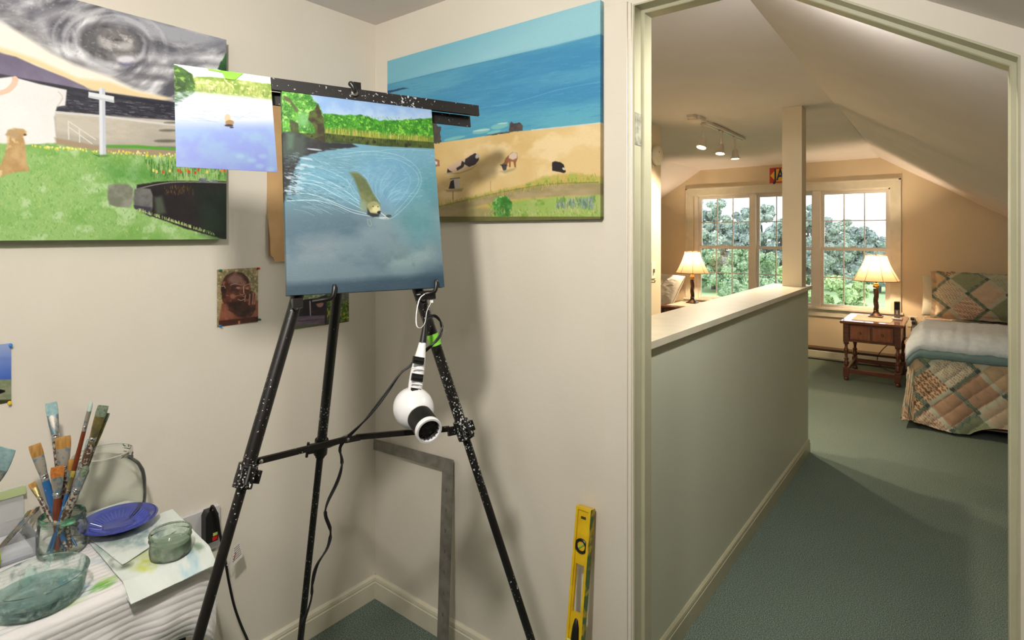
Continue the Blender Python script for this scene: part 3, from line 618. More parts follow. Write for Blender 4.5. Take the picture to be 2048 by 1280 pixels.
MB().add([tq(415, 137), tq(445, 142), tq(443, 145), tq(416, 140)] + [q + nP * .0005 for q in (tq(415, 137), tq(445, 142), tq(443, 145), tq(416, 140))], [(0, 1, 2, 3), (7, 6, 5, 4), (0, 4, 5, 1), (1, 5, 6, 2), (2, 6, 7, 3), (3, 7, 4, 0)]).make('strip', M['green_tape'], tp)
# ---- seascape with cows, on the doorway wall
FY = YB - .022
S = Art((-1.740, FY, 2.119), (1, 0, 0), (0, 0, -1), .934, .626, 640, 430, (120, 180, 205)).crop(740, 0, 2.783)
S.grad([(80, 300), (1310, -20), (1310, 200), (80, 480)], (124, 188, 210), (152, 204, 218), (600, 150), (640, 350))
S.grad([(80, 474), (400, 395), (700, 328), (1000, 262), (1310, 185), (1310, 760), (80, 860)], (86, 158, 190), (70, 144, 188), (600, 360), (640, 560), soft=.0008)
S.grad([(80, 600), (1310, 560), (1310, 760), (80, 860)], (72, 148, 192), (96, 174, 190), (640, 560), (640, 740), soft=.03)
S.fill([(80, 474), (1310, 185), (1310, 690), (80, 860)], (64, 138, 186), soft=.01, alpha=.45, col2=(98, 170, 202), scale=10, sx=.35, sy=3)
S.dabs(500, [(100, 480), (1285, 200), (1285, 690), (360, 790)], [(110, 182, 210), (62, 134, 180), (80, 156, 196)], ln=(20, 80), wd=.0016, alpha=.3, ang=8, jit=6)
S.line([(97, 471), (700, 330), (1285, 190)], .0016, (74, 134, 166), .6)
S.curve([(560, 610), (800, 570), (1050, 500), (1280, 455)], .002, (120, 180, 210), .5)
S.fill([(300, 806), (560, 770), (780, 735), (930, 722), (1100, 706), (1310, 680), (1310, 1240), (300, 1240)], (226, 198, 142), col2=(216, 184, 124), col3=(236, 212, 164), scale=8, soft=.001, sx=.6)
S.curve([(900, 724), (1080, 706), (1285, 684)], .004, (214, 214, 206), .8)
for c_, rx, ry in [((620, 730), 50, 14), ((722, 702), 50, 16), ((470, 770), 60, 9), ((690, 735), 40, 8)]: S.ell(c_, rx, ry, (132, 196, 194), rot=-.2, soft=.002, alpha=.8)
for c_, rx, ry in [((620, 725), 50, 5), ((740, 686), 30, 4)]: S.ell(c_, rx, ry, (190, 220, 214), rot=-.12, soft=.001, alpha=.8)
S.fill([(98, 505), (130, 500), (160, 492), (190, 488), (218, 492), (180, 498), (130, 512), (98, 520)], (46, 76, 112), jag=.001)
S.fill([(330, 660), (362, 668), (372, 700), (398, 706), (390, 740), (398, 795), (330, 800)], (64, 62, 70), jag=.004, col2=(84, 80, 72), scale=60)
S.fill([(640, 757), (700, 742), (775, 730), (775, 690), (790, 676), (804, 690), (832, 682), (850, 700), (848, 728), (760, 740), (690, 752)], (66, 60, 62), jag=.0025, col2=(90, 80, 80), scale=70)
# cows
S.fill([(425, 955), (432, 930), (470, 910), (500, 890), (530, 880), (560, 862), (580, 852), (600, 862), (606, 890), (590, 912), (560, 930), (510, 945), (450, 962)], (212, 184, 162), jag=.001)
S.fill([(530, 885), (560, 866), (585, 852), (606, 868), (606, 890), (588, 914), (552, 930), (526, 915)], (52, 48, 52), jag=.001); S.fill([(512, 895), (528, 905), (520, 930), (485, 950), (480, 935), (505, 920)], (50, 46, 50), jag=.001)
S.fill([(428, 962), (432, 938), (445, 950), (460, 958)], (60, 54, 54)); S.ell((598, 868), 10, 16, (196, 186, 176), rot=.5, soft=.001); S.fill([(415, 968), (500, 960), (560, 940), (600, 915), (560, 945), (490, 968)], (128, 120, 92), soft=.002, alpha=.6)
S.fill([(770, 865), (795, 845), (820, 852), (822, 880), (812, 905), (812, 932), (804, 932), (798, 900), (784, 900), (782, 930), (774, 930), (772, 900), (762, 920), (758, 945), (742, 948), (730, 920), (745, 905), (755, 880)], (150, 98, 66), jag=.0008)
S.fill([(775, 862), (800, 845), (820, 855), (818, 880), (795, 890), (772, 880)], (216, 196, 178), soft=.002); S.fill([(728, 915), (762, 915), (758, 945), (744, 950)], (70, 68, 74), soft=.001); S.line([(724, 918), (766, 922)], .002, (60, 56, 60))
S.fill([(720, 955), (760, 945), (815, 935), (800, 948), (750, 965)], (150, 144, 112), soft=.003, alpha=.6)
S.fill([(1013, 905), (1030, 898), (1060, 902), (1078, 915), (1084, 940), (1090, 955), (1080, 964), (1062, 958), (1040, 955), (1014, 950)], (44, 38, 40), jag=.0008); S.ell((1078, 940), 9, 6, (210, 206, 196), rot=.8, soft=.001)
S.fill([(440, 1045), (446, 1010), (462, 992), (490, 992), (500, 1015), (500, 1050)], (206, 198, 186), jag=.0006); S.fill([(438, 1050), (448, 1010), (466, 1000), (472, 1050)], (46, 44, 48), jag=.0006); S.line([(446, 996), (500, 990)], .0025, (44, 42, 46)); S.fill([(415, 1058), (520, 1048), (510, 1066), (430, 1068)], (150, 130, 90), soft=.003, alpha=.7)
S.fill([(355, 880), (385, 892), (388, 925), (355, 930)], (170, 120, 96), jag=.001); S.fill([(355, 895), (375, 900), (375, 915), (355, 915)], (230, 226, 220))
# grass verge, track and shrubs
S.fill([(300, 1165), (400, 1140), (560, 1096), (700, 1062), (860, 1026), (960, 985), (1110, 965), (1310, 985), (1310, 1240), (300, 1240)], (176, 180, 90), soft=.005, jag=.004, col2=(206, 178, 104), col3=(140, 164, 70), scale=40)
S.fill([(300, 1175), (450, 1130), (700, 1076), (880, 1042), (1060, 1022), (1310, 1018), (1310, 1085), (1100, 1090), (900, 1100), (700, 1120), (560, 1160), (440, 1225), (300, 1240)], (178, 160, 122), soft=.003, col2=(158, 146, 104), scale=14, sy=3)
S.curve([(385, 1150), (560, 1108), (800, 1056), (1010, 1024), (1270, 1014)], .0035, (112, 118, 60), .6)
S.fill([(440, 1225), (560, 1165), (640, 1170), (760, 1130), (900, 1110), (1100, 1094), (1310, 1088), (1310, 1240), (440, 1240)], (154, 184, 96), soft=.004, jag=.003, col2=(176, 190, 120), col3=(124, 160, 70), scale=26)
S.fill([(430, 1225), (560, 1160), (640, 1155), (700, 1180), (620, 1240), (430, 1240)], (168, 150, 110), soft=.006, alpha=.8)
S.dabs(320, [(385, 1135), (1265, 975), (1265, 1010), (385, 1155)], [(150, 160, 60), (196, 160, 70), (108, 140, 50), (220, 190, 110)], ln=(8, 22), wd=.0016, alpha=.6, jit=22)
S.ell((736, 1142), 56, 52, (86, 156, 72), jag=.004, col2=(58, 120, 48), col3=(150, 200, 120), scale=50); S.fill([(685, 1150), (790, 1150), (780, 1205), (690, 1205)], (92, 156, 76), jag=.004, col2=(60, 118, 50), scale=50)
S.dabs(170, [(1035, 1120), (1250, 1110), (1250, 1170), (1035, 1165)], [(124, 140, 160), (96, 124, 110), (150, 160, 180), (90, 140, 70)], ln=(10, 30), wd=.002, alpha=.8, jit=12)
S.dabs(160, [(640, 1170), (1250, 1175), (1250, 1205), (640, 1205)], [(196, 214, 150), (150, 180, 96), (206, 196, 120), (110, 150, 66)], ln=(4, 14), wd=.002, alpha=.7)
S.line([(462, 1068), (462, 1112)], .003, (70, 60, 40)); S.line([(672, 1010), (672, 1062)], .0028, (190, 160, 120)); S.line([(924, 958), (924, 982)], .0028, (214, 186, 140))
S.fill([(300, 1205), (1310, 1206), (1310, 1240), (300, 1240)], (96, 92, 50), soft=.001, alpha=.8)
S.weave(7)
S.build('canvas_painting', PAINT, (0, .020, 0), gain=.98, label='wide canvas seascape with cows on a sandy field, by the doorway', cat='painting')
# ---- large canvas with the cross, on the left wall
XP = XA + .042
Lc_ = Art((XP, -.10, 2.056), (0, 1, 0), (0, 0, -1), .946, .622, 760, 500, (150, 150, 156)).crop(0, 0, 2.56)
L = Lc_; sky = [(-900, -400), (1200, 180), (1200, 560), (-900, 520)]
L.fill([(-3000, -1500), (1300, -100), (1300, 700), (-3000, 700)], (176, 178, 188), col2=(134, 134, 142), col3=(226, 228, 234), scale=8, sx=.8)
e0 = np.array(L.uv((575, 222))); dx_ = L.U - e0[0]; dy_ = (L.V - e0[1]) * 1.35; rr0 = np.hypot(dx_, dy_); th0 = np.arctan2(dy_, dx_) + 3.2 * np.exp(-rr0 / .10) + rr0 * 2
sw_ = fbm(rr0 * np.cos(th0) * .8 + 3, rr0 * np.sin(th0) * 2.2 + 3, 9, 21, 5); sw_ = np.clip((sw_ - .5) * 3.4 + .56, 0, 1)[..., None]
L.c = np.array((92, 92, 102.)) * (1 - sw_) + np.array((238, 239, 244.)) * sw_
L.fill([(560, 40), (1160, 205), (1160, 260), (760, 190), (600, 110)], (172, 174, 184), soft=.01)
rg = np.random.RandomState(12)
for i in range(46):   # swirling storm cloud
    t0 = rg.uniform(0, 6.28); r = rg.uniform(1.1, 1.9); col = [(242, 242, 246), (150, 150, 156), (214, 216, 222), (112, 112, 118), (236, 236, 240)][i % 5]
    L.curve([(560 + 160 * r * cos(t0 + k * .35), 225 + 105 * r * sin(t0 + k * .35) + 40 * (r - 1) * cos(t0)) for k in range(5)], rg.uniform(.003, .009), col, .30, soft=.006)
L.ell((560, 222), 160, 100, (104, 104, 108), rot=.2, soft=.008, col2=(140, 138, 140), col3=(84, 84, 88), scale=22)
L.ell((600, 215), 95, 62, (150, 146, 146), rot=.2, soft=.01, col2=(118, 114, 114), col3=(190, 188, 188), scale=30)
L.ell((640, 235), 40, 22, (216, 216, 216), soft=.006, alpha=.7); L.ell((600, 205), 26, 7, (70, 68, 70), soft=.003, alpha=.8)
for pts, wd_, col in [([(420, 230), (440, 150), (540, 122), (680, 145), (780, 220), (900, 250)], .012, (84, 84, 92)), ([(460, 300), (560, 350), (700, 380), (850, 400)], .014, (92, 90, 98)), ([(200, 100), (330, 60), (450, 90)], .02, (222, 222, 228)),
      ([(220, 130), (250, 200), (340, 250), (420, 300), (560, 360)], .022, (232, 232, 238)), ([(600, 300), (760, 290), (900, 290), (1100, 300)], .014, (226, 226, 232)), ([(760, 240), (900, 280), (1050, 250), (1160, 215)], .022, (96, 98, 110)), ([(620, 340), (760, 330), (900, 340)], .010, (110, 110, 118)),
      ([(880, 330), (1000, 320), (1120, 330)], .016, (92, 94, 104)), ([(0, 60), (120, 130), (240, 230)], .026, (118, 116, 118)), ([(90, 160), (200, 240), (300, 290), (420, 330)], .012, (104, 100, 104)), ([(60, 20), (180, 60), (260, 30)], .018, (140, 140, 150)), ([(380, 320), (560, 400), (700, 440)], .02, (120, 116, 120)), ([(700, 400), (820, 400), (900, 430)], .012, (100, 98, 106))]:
    L.curve(pts, wd_, col, .55, soft=wd_ * 1.1)
L.ell((645, 320), 38, 20, (120, 122, 150), soft=.004); L.ell((645, 305), 44, 18, (232, 232, 238), soft=.004, alpha=.9)
L.dabs(500, [(-60, -60), (1160, 190), (1160, 500), (-60, 200)], [(236, 236, 240), (190, 192, 200), (110, 110, 118), (150, 150, 158)], ln=(3, 11), wd=.0026, alpha=.22, ang=-15, jit=60)
L.fill([(-800, -160), (0, 110), (140, 190), (260, 270), (380, 330), (560, 390), (680, 450), (880, 505), (830, 515), (700, 490), (500, 455), (380, 430), (220, 350), (0, 258), (-800, 120)], (250, 244, 232), soft=.006)
L.fill([(0, 240), (180, 300), (400, 400), (560, 420), (700, 470), (870, 505), (820, 512), (680, 492), (480, 462), (380, 428), (210, 345), (0, 268), (-400, 210), (-400, 190)], (246, 220, 172), soft=.005)
L.fill([(-900, 190), (0, 272), (80, 290), (190, 340), (330, 395), (430, 440), (455, 458), (0, 395), (-900, 390)], (134, 126, 150), soft=.002, col2=(112, 104, 130), scale=12)
L.fill([(-900, 385), (0, 378), (140, 405), (460, 462), (890, 522), (1200, 560), (1200, 660), (890, 618), (280, 578), (-900, 560)], (66, 66, 78), soft=.002, col2=(50, 50, 60), scale=30, sy=4)
L.dabs(200, [(290, 480), (890, 540), (890, 610), (290, 570)], [(120, 120, 134), (40, 40, 50), (150, 150, 160)], ln=(8, 34), wd=.0014, alpha=.5, ang=-6, jit=4)
L.fill([(280, 572), (890, 618), (1200, 640), (1200, 760), (890, 752), (280, 742)], (206, 198, 184), soft=.004, col2=(186, 180, 168), scale=12, sy=3)
L.curve([(290, 575), (520, 595), (760, 625), (900, 640)], .006, (226, 226, 226), .8)
for c_, rx, ry in [((860, 668), 45, 6), ((850, 722), 60, 8), ((880, 628), 40, 4)]: L.ell(c_, rx, ry, (110, 108, 96), soft=.003)
# robe, arm, dog
L.fill([(-900, 380), (0, 400), (60, 392), (200, 430), (342, 460), (334, 540), (292, 546), (276, 600), (290, 732), (120, 745), (-900, 745)], (244, 243, 242), soft=.0015, col2=(236, 234, 234), scale=8)
L.curve([(300, 470), (320, 500), (295, 545)], .003, (206, 200, 192), .7); L.curve([(0, 476), (40, 462), (72, 430), (78, 402)], .011, (238, 200, 176), .95); L.curve([(68, 400), (88, 410)], .006, (236, 196, 172), .9)
# meadow
L.fill([(-900, 745), (0, 735), (140, 742), (290, 732), (520, 770), (900, 780), (1200, 800), (1200, 1260), (-900, 1260)], (154, 196, 118), soft=.003, jag=.002, col2=(130, 180, 92), col3=(184, 216, 158), scale=16)
L.dabs(2600, [(-60, 760), (1160, 830), (1160, 1220), (-60, 1225)], [(136, 188, 100), (104, 162, 74), (176, 212, 142), (190, 212, 124), (120, 176, 94)], ln=(4, 16), wd=.0022, alpha=.45, jit=50)
L.fill([(520, 830), (900, 850), (900, 940), (700, 950), (560, 930)], (70, 140, 56), soft=.02, alpha=.5)
L.fill([(280, 705), (420, 730), (540, 752), (900, 768), (1200, 780), (1200, 800), (900, 800), (560, 785), (500, 772), (290, 738)], (172, 152, 126), soft=.003)
L.fill([(545, 742), (700, 742), (900, 757), (1200, 760), (1200, 772), (900, 770), (545, 755)], (96, 168, 66), soft=.002)
L.dabs(150, [(150, 745), (900, 790), (1150, 830), (200, 760)], [(238, 222, 90), (246, 240, 170), (210, 220, 80)], ln=(2, 5), wd=.0035, alpha=.9)
L.dabs(520, [(740, 830), (1160, 850), (1160, 925), (780, 925)], [(60, 124, 48), (116, 170, 80), (160, 190, 120), (40, 90, 36), (196, 206, 160)], ln=(12, 34), wd=.0014, alpha=.7, jit=8)
for x, y, cf in [(785, 872, 0), (802, 878, 0), (835, 880, 1), (870, 875, 0), (912, 873, 1), (925, 880, 1), (958, 872, 2), (968, 880, 1), (1016, 868, 1), (1000, 885, 1), (1135, 875, 2), (1150, 872, 1), (1060, 880, 0)]:
    L.ell((x, y), 6, 9, [(236, 224, 120), (206, 84, 40), (222, 140, 50)][cf], soft=.001)
L.line([(508, 792), (508, 800), (480, 790)], .002, (80, 120, 60))
L.fill([(700, 945), (780, 935), (900, 925), (1200, 930), (1200, 1240), (1020, 1190), (940, 1168), (860, 1135), (770, 1105), (690, 1065), (700, 985)], (46, 38, 42), soft=.002, jag=.0015, col2=(36, 32, 34), scale=20)
L.fill([(1000, 960), (1200, 955), (1200, 1240), (1040, 1190), (1010, 1060)], (36, 52, 40), soft=.02, alpha=.9, col2=(28, 36, 30), scale=14)
L.dabs(70, [(840, 960), (990, 960), (990, 1000), (840, 1000)], [(136, 98, 50), (90, 74, 40), (70, 50, 36)], ln=(5, 16), wd=.0016, alpha=.7)
L.fill([(790, 1010), (828, 1005), (850, 1090), (800, 1100)], (78, 86, 72), soft=.005); L.curve([(700, 968), (800, 945), (920, 932), (1160, 936)], .003, (176, 172, 164), .7)
L.fill([(556, 948), (600, 940), (660, 945), (682, 965), (678, 1040), (664, 1062), (600, 1060), (560, 1048), (548, 1000)], (148, 150, 138), soft=.002, col2=(124, 128, 110), scale=40)
L.fill([(688, 970), (720, 960), (770, 968), (782, 1000), (782, 1060), (768, 1110), (740, 1085), (688, 1062), (682, 1020)], (122, 124, 120), soft=.002, col2=(98, 98, 98), scale=40); L.fill([(684, 1050), (775, 1062), (770, 1110), (690, 1068)], (66, 64, 78), soft=.002)
L.ell((1040, 922), 24, 12, (150, 160, 164), soft=.001, col2=(96, 106, 112), scale=90); L.ell((1094, 929), 24, 8, (150, 160, 164), soft=.001, col2=(96, 106, 112), scale=90)
L.dabs(160, [(700, 1075), (1000, 1175), (1100, 1205), (720, 1085)], [(190, 214, 130), (150, 190, 90), (220, 224, 180)], ln=(4, 16), wd=.0014, alpha=.8, jit=25)
L.fill([(1118, 345), (1140, 300), (1156, 270), (1175, 262), (1175, 372), (1110, 352)], (64, 112, 66), jag=.003, col2=(40, 78, 48), scale=60)
# dog sitting, cross, railing
L.fill([(30, 690), (40, 665), (70, 655), (120, 660), (138, 672), (136, 688), (118, 700), (128, 730), (132, 780), (138, 840), (152, 868), (148, 876), (90, 880), (40, 892), (0, 908), (-60, 905), (0, 850), (22, 800), (34, 740), (38, 710)], (208, 176, 124), soft=.0018, col2=(186, 150, 98), col3=(226, 200, 154), scale=24, sx=1.6)
L.fill([(28, 690), (44, 668), (84, 662), (96, 690), (92, 712), (60, 700)], (188, 160, 120), soft=.002); L.ell((128, 690), 8, 5, (90, 66, 56), soft=.001)
for a_, b_ in [((350, 620), (352, 712)), ((406, 660), (408, 728)), ((350, 620), (490, 715)), ((352, 650), (470, 735))]: L.line([a_, b_], .0028, (222, 222, 216))
L.fill([(508, 450), (538, 452), (543, 792), (510, 796)], (206, 212, 224), soft=.0008); L.fill([(508, 450), (522, 450), (527, 794), (510, 796)], (230, 234, 242), soft=.001)
L.fill([(453, 470), (584, 494), (584, 526), (453, 499)], (232, 236, 240), soft=.0008); L.fill([(453, 489), (584, 514), (584, 526), (453, 499)], (204, 212, 218), soft=.0008); L.ell((526, 798), 34, 6, (70, 120, 56), soft=.003, alpha=.7)
L.weave(8)
L.build('canvas_painting', PAINT, (-.036, 0, 0), gain=.98, label='large canvas painting with a white cross under a storm sky, left wall', cat='painting')
# ---- brown wrapping paper hung behind the easel
bp = MB(); xw = XA + .006
bp.box(XA + .001, xw, 1.001, 1.16, 1.50, 1.93).add([(xw + .001, .999, 1.52), (xw + .001, 1.155, 1.52), (xw + .012, 1.155, 1.44), (xw + .012, 1.002, 1.44), (xw + .014, 1.155, 1.36), (xw + .014, 1.018, 1.355), (xw + .014, 1.012, 1.372), (xw + .014, 1.003, 1.375)], [(0, 1, 2, 3), (3, 2, 4, 5, 6, 7)])
bp.add([(xw, 1.001, 1.52), (xw, 1.155, 1.52), (xw, 1.155, 1.36), (xw, 1.003, 1.375)], [(0, 1, 2, 3)])
bp.make('wrapping_paper', mat('kraft_paper', (206, 168, 118), .8, c2=(192, 154, 106), scale=10, bump=.2, bscale=20), label='strip of brown kraft paper hanging on the wall behind the easel canvas', cat='paper')
MB().ball((xw + .022, 1.085, 1.435), .03, 14, (.25, .8, 1.6)).make('paper_tag', mat('red_wax', (150, 24, 22), .4), label='dark red oval tag peeping out behind the canvas edge', cat='tag')
# ---- small prints pinned to the left wall
def wall_print(px, name, y0, y1, z1, z0, base, draw, crop, **k):
    a = Art((XA + .0025, y0, z1), (0, 1, 0), (0, 0, -1), y1 - y0, z1 - z0, int((y1 - y0) * 1200), int((z1 - z0) * 1200), base).crop(*crop); draw(a)
    return a.build(name, PRINT, (-.0008, 0, 0), **k)
def d_statue(a):
    a.fill([(100, 100), (900, 80), (900, 1200), (100, 1200)], (166, 146, 108), col2=(120, 116, 78), col3=(196, 176, 142), scale=90)
    a.fill([(200, 740), (830, 700), (850, 1010), (150, 1050)], (150, 92, 70), soft=.001, col2=(126, 74, 56), scale=80, sx=2)
    a.fill([(150, 1040), (840, 960), (840, 1045), (150, 1140)], (72, 34, 28), soft=.001); a.fill([(480, 1040), (515, 1036), (515, 1090), (480, 1096)], (190, 120, 90))
    a.fill([(190, 500), (200, 380), (270, 260), (400, 205), (540, 215), (640, 290), (680, 400), (700, 520), (770, 560), (790, 700), (770, 860), (700, 960), (600, 995), (480, 960), (300, 850), (210, 700)], (98, 50, 38), soft=.0012, col2=(60, 34, 30), col3=(138, 84, 68), scale=50)
    a.ell((440, 330), 130, 90, (158, 122, 112), soft=.006, alpha=.8); a.ell((560, 400), 60, 60, (140, 96, 80), soft=.004, alpha=.6)
    a.curve([(350, 430), (400, 408), (470, 410), (540, 430)], .0022, (196, 156, 140), .9); a.curve([(590, 440), (630, 420), (680, 405)], .0022, (196, 156, 140), .9)
    for c in ((480, 475, 36, 20), (635, 485, 30, 18)): a.ell(c[:2], c[2], c[3], (186, 130, 110), soft=.001); a.curve([(c[0] - 40, c[1] + 30), (c[0], c[1] + 42), (c[0] + 36, c[1] + 30)], .0014, (40, 22, 20), .8)
    a.ell((390, 500), 50, 50, (46, 34, 40), soft=.004, alpha=.7); a.line([(572, 450), (576, 560)], .003, (214, 170, 150)); a.curve([(510, 580), (560, 590), (595, 570)], .002, (206, 160, 140), .9)
    a.ell((230, 500), 44, 60, (40, 22, 22), soft=.003); a.curve([(205, 450), (240, 445), (262, 480)], .0024, (200, 160, 150), .8)
    for i in range(5): a.line([(520 + i * 22, 350), (550 + i * 10, 430)], .001, (206, 160, 140), .7)
    a.curve([(430, 620), (500, 605), (590, 625)], .0028, (170, 108, 88), .9); a.curve([(480, 670), (530, 690), (580, 670)], .003, (220, 160, 140), .8); a.ell((390, 620), 50, 44, (160, 104, 86), soft=.003)
    for x, y0_, y1_ in ((605, 600, 700), (680, 590, 760), (740, 570, 750), (775, 600, 750)): a.line([(x, y0_), (x - 12, y1_)], .005, (176, 120, 100), .9)
    a.fill([(280, 720), (460, 700), (640, 760), (700, 900), (600, 990), (470, 960), (330, 850)], (46, 26, 26), soft=.004, alpha=.85, col2=(70, 44, 40), scale=70)
wall_print(0, 'photo_print', .836, .969, 1.338, 1.157, (150, 130, 100), d_statue, (420, 520, 8.533), label='pinned photo of a carved wooden head resting its chin on a hand', cat='photo')
def d_mag(a):
    a.fill([(1000, -400), (2000, -400), (2000, 700), (1000, 700)], (50, 50, 62))
    a.fill([(1100, -400), (1600, -400), (1590, 60), (1360, 150), (1300, 160), (1100, 200)], (130, 150, 110), soft=.002, col2=(200, 210, 180), scale=120)
    a.fill([(1160, 150), (1580, 90), (1575, 345), (1150, 360)], (34, 34, 46), soft=.001); a.fill([(1355, 150), (1375, 148), (1380, 352), (1365, 354)], (190, 176, 190))
    a.fill([(1140, 365), (1570, 340), (1560, 470), (1120, 500)], (132, 116, 138), soft=.001, col2=(110, 96, 118), scale=40, sy=5); a.line([(1130, 432), (1565, 395)], .0016, (60, 52, 70)); a.fill([(1120, 490), (1570, 455), (1560, 490), (1110, 545)], (96, 104, 76), soft=.002)
    a.ell((1500, 180), 52, 58, (186, 138, 124), soft=.002); a.fill([(1450, 140), (1480, 110), (1550, 110), (1570, 160), (1540, 180), (1510, 150)], (34, 28, 30), soft=.001); a.fill([(1400, 345), (1440, 270), (1500, 240), (1575, 240), (1575, 345)], (50, 44, 54), soft=.002)
    a.ell((1405, 300), 20, 18, (80, 40, 50), soft=.001); a.line([(1455, 190), (1490, 182)], .001, (40, 30, 30))
    a.fill([(1600, -400), (1912, -400), (1912, 430), (1600, 460)], (96, 132, 50), jag=.001, col2=(50, 84, 30), col3=(206, 198, 70), scale=110)
    a.fill([(1700, -400), (1912, -400), (1912, 140), (1700, 200)], (140, 134, 130), soft=.006, alpha=.7, col2=(110, 100, 130), scale=120)
    a.fill([(1100, 545), (1920, 415), (1920, 560), (1100, 620)], (30, 26, 26), soft=.001)
wall_print(0, 'magazine_page', 1.085, 1.328, 1.36, 1.115, (60, 60, 70), d_mag, (420, 580, 6.827), label='glossy page with a man at a window, pinned behind the easel legs', cat='picture')
def d_blue(a):
    a.grad([(-900, 50), (80, 50), (80, 300), (-900, 300)], (150, 168, 214), (70, 104, 190), (0, 100), (0, 290)); a.fill([(-900, 298), (72, 288), (72, 440), (-900, 440)], (120, 136, 96), soft=.002, col2=(150, 150, 130), scale=90)
    a.fill([(-300, 360), (0, 345), (28, 350), (30, 360), (0, 372), (-300, 380)], (24, 22, 26), soft=.001); a.fill([(-900, 425), (72, 405), (72, 450), (-900, 450)], (58, 60, 40), soft=.002); a.fill([(-900, 160), (70, 165), (70, 176), (-900, 172)], (110, 130, 200), soft=.006)
wall_print(0, 'postcard', .16, .3405, 1.181, 1.036, (100, 130, 200), d_blue, (0, 660, 2.909), label='blue sea and sky print pinned low on the wall at the left edge', cat='picture')
def push_pin(px, py, col, label):
    c = on(0, XA + .003, px, py); root = thing('push_pin', label, 'push pin', c, 'push pins on the left wall')
    MB().lathe([(0, .0), (.0038, 0), (.004, .0014), (.0022, .0024), (.002, .007), (.0034, .0085), (.0036, .0105), (0, .011)], c, unit((1, -.1, .05)), 12).make('head', mat('pin_' + col[0], col[1], .3), root, smooth=True)
GR = ('green', (20, 104, 76)); 
push_pin(440, 541, GR, 'green push pin at the top left corner of the carved head photo')
push_pin(516, 537, ('red', (186, 40, 34)), 'red push pin at the top right corner of the carved head photo')
push_pin(440, 652, ('blue', (30, 104, 170)), 'blue push pin at the bottom left corner of the carved head photo')
push_pin(518, 639, GR, 'green push pin at the bottom right corner of the carved head photo')
push_pin(21, 690, ('sky_blue', (60, 134, 206)), 'light blue push pin at the top corner of the sea print')
push_pin(19, 805, ('yellow', (232, 196, 40)), 'yellow push pin at the bottom corner of the sea print')
# ================================================================== HAIR DRYER, CORDS, LEVEL, SQUARE
def D(px, py, n=.03): return on_plane(E_(0, 0, n), EN, px, py)
dc = D(829, 819, .03)
dr = thing('hair_dryer', 'white and black hair dryer hanging nozzle down from the easel leg', 'hair dryer', D(828, 860, .03))
nose = unit(D(863, 869, .125) - dc)
hs = [D(845, 686, .02), D(839, 722, .022), D(833, 756, .024), D(829, 788, .026), D(828, 806, .03)]
MB().tube(spline(hs, 4), [.0085, .0095, .011, .0125, .0138, .0148, .0155, .016, .0162, .0163, .0163, .0162, .0162, .016, .016, .016, .016], 20, ry=.85).make('handle', M['white_plastic'], dr, smooth=True)
MB().ball(dc - nose * .006, .0455, 28, (.96, .96, 1.12), nose).make('body', M['white_plastic'], dr, smooth=True)
prof = [(0, .012), (.0265, .012)]
for i in range(17):
    z = .026 + i * .0032; prof += [(.0270, z), (.0270, z + .0018), (.0256, z + .0020), (.0256, z + .0030)]
prof += [(.0262, .082)]
MB().lathe(prof, dc, nose, 36).make('ribbed_barrel', M['black'], dr, smooth=True)
MB().lathe([(.0268, .080), (.0278, .082), (.0280, .089), (.0270, .092), (.0232, .092), (.0225, .088), (.0225, .080), (.0268, .080)], dc, nose, 36).make('nozzle_ring', M['white_plastic'], dr, smooth=True)
gx, gy, gz = frame(nose); g = MB().lathe([(0, .074), (.0228, .074)], dc, nose, 30); g.make('grille_backing', mat('dark_heating_coil', (26, 18, 16), .5, c2=(84, 50, 34), scale=180), dr)
g = MB(); cg = dc + nose * .087
for i in range(8):
    t = pi * i / 8; a = gx * cos(t) + gy * sin(t); b = gx * -sin(t) + gy * cos(t); g.obox(cg - a * .0228 - b * .0006, a * .0456, b * .0012, nose * .0016)
for r in (.008, .016): g.tube([cg + (gx * cos(t) + gy * sin(t)) * r for t in np.linspace(0, 2 * pi, 25)], .0008, 6)
g.make('grille', M['black'], dr)
for k, (px, py) in enumerate([(834, 721), (832, 755), (829, 781)]):
    c = D(px, py, .032); d = unit(hs[1] - hs[3]); x, y, z = frame(d, EN)
    w_ = [.013, .013, .011][k]; hgt = [.0078, .0078, .005][k]
    side = unit(np.cross(EN, d)); MB().obox(c - side * w_ - d * hgt + EN * .004, side * 2 * w_, d * 2 * hgt, EN * .006).tube([c - side * w_ * .9 + EN * .0102, c + side * w_ * .9 + EN * .0102], .0026, 8).make('switch', M['black'], dr, smooth=True)
for py in (738, 768): 
    c = D(833 if py == 738 else 830, py, .03); side = unit(np.cross(EN, unit(hs[1] - hs[3]))); MB().tube([c - side * .0135 + EN * .008, c + EN * .0125, c + side * .0135 + EN * .008], .0016, 6).make('grip_ridge', M['white_plastic'], dr, smooth=True)
MB().tube([D(845, 690, .02), D(848, 668, .02), D(851, 640, .018)], [.0082, .0066, .0036], 14).make('strain_relief', M['black_rubber'], dr, smooth=True)
cordp = [D(851, 641, .018), D(858, 634, .016), D(870, 632, .012), D(880, 642, .006), D(884, 656, .006), D(878, 674, .006), D(864, 690, .006), D(848, 704, -.012), D(822, 730, -.024), D(800, 748, -.03), D(770, 790, -.04), D(735, 835, -.06), D(706, 864, -.10), D(694, 876, -.125),
         D(680, 896, -.13), D(684, 925, -.135), D(676, 960, -.14), D(655, 1005, -.15), D(651, 1030, -.155), D(661, 1062, -.16), D(655, 1095, -.165), D(634, 1130, -.17), D(625, 1165, -.18), D(622, 1200, -.19), D(606, 1250, -.20), D(598, 1290, -.21)]
cordp = [np.maximum(p, (XA + .02, -9, .012)) for p in cordp]; cordp += [V(cordp[-1][0] + .02, cordp[-1][1] - .1, .012)]
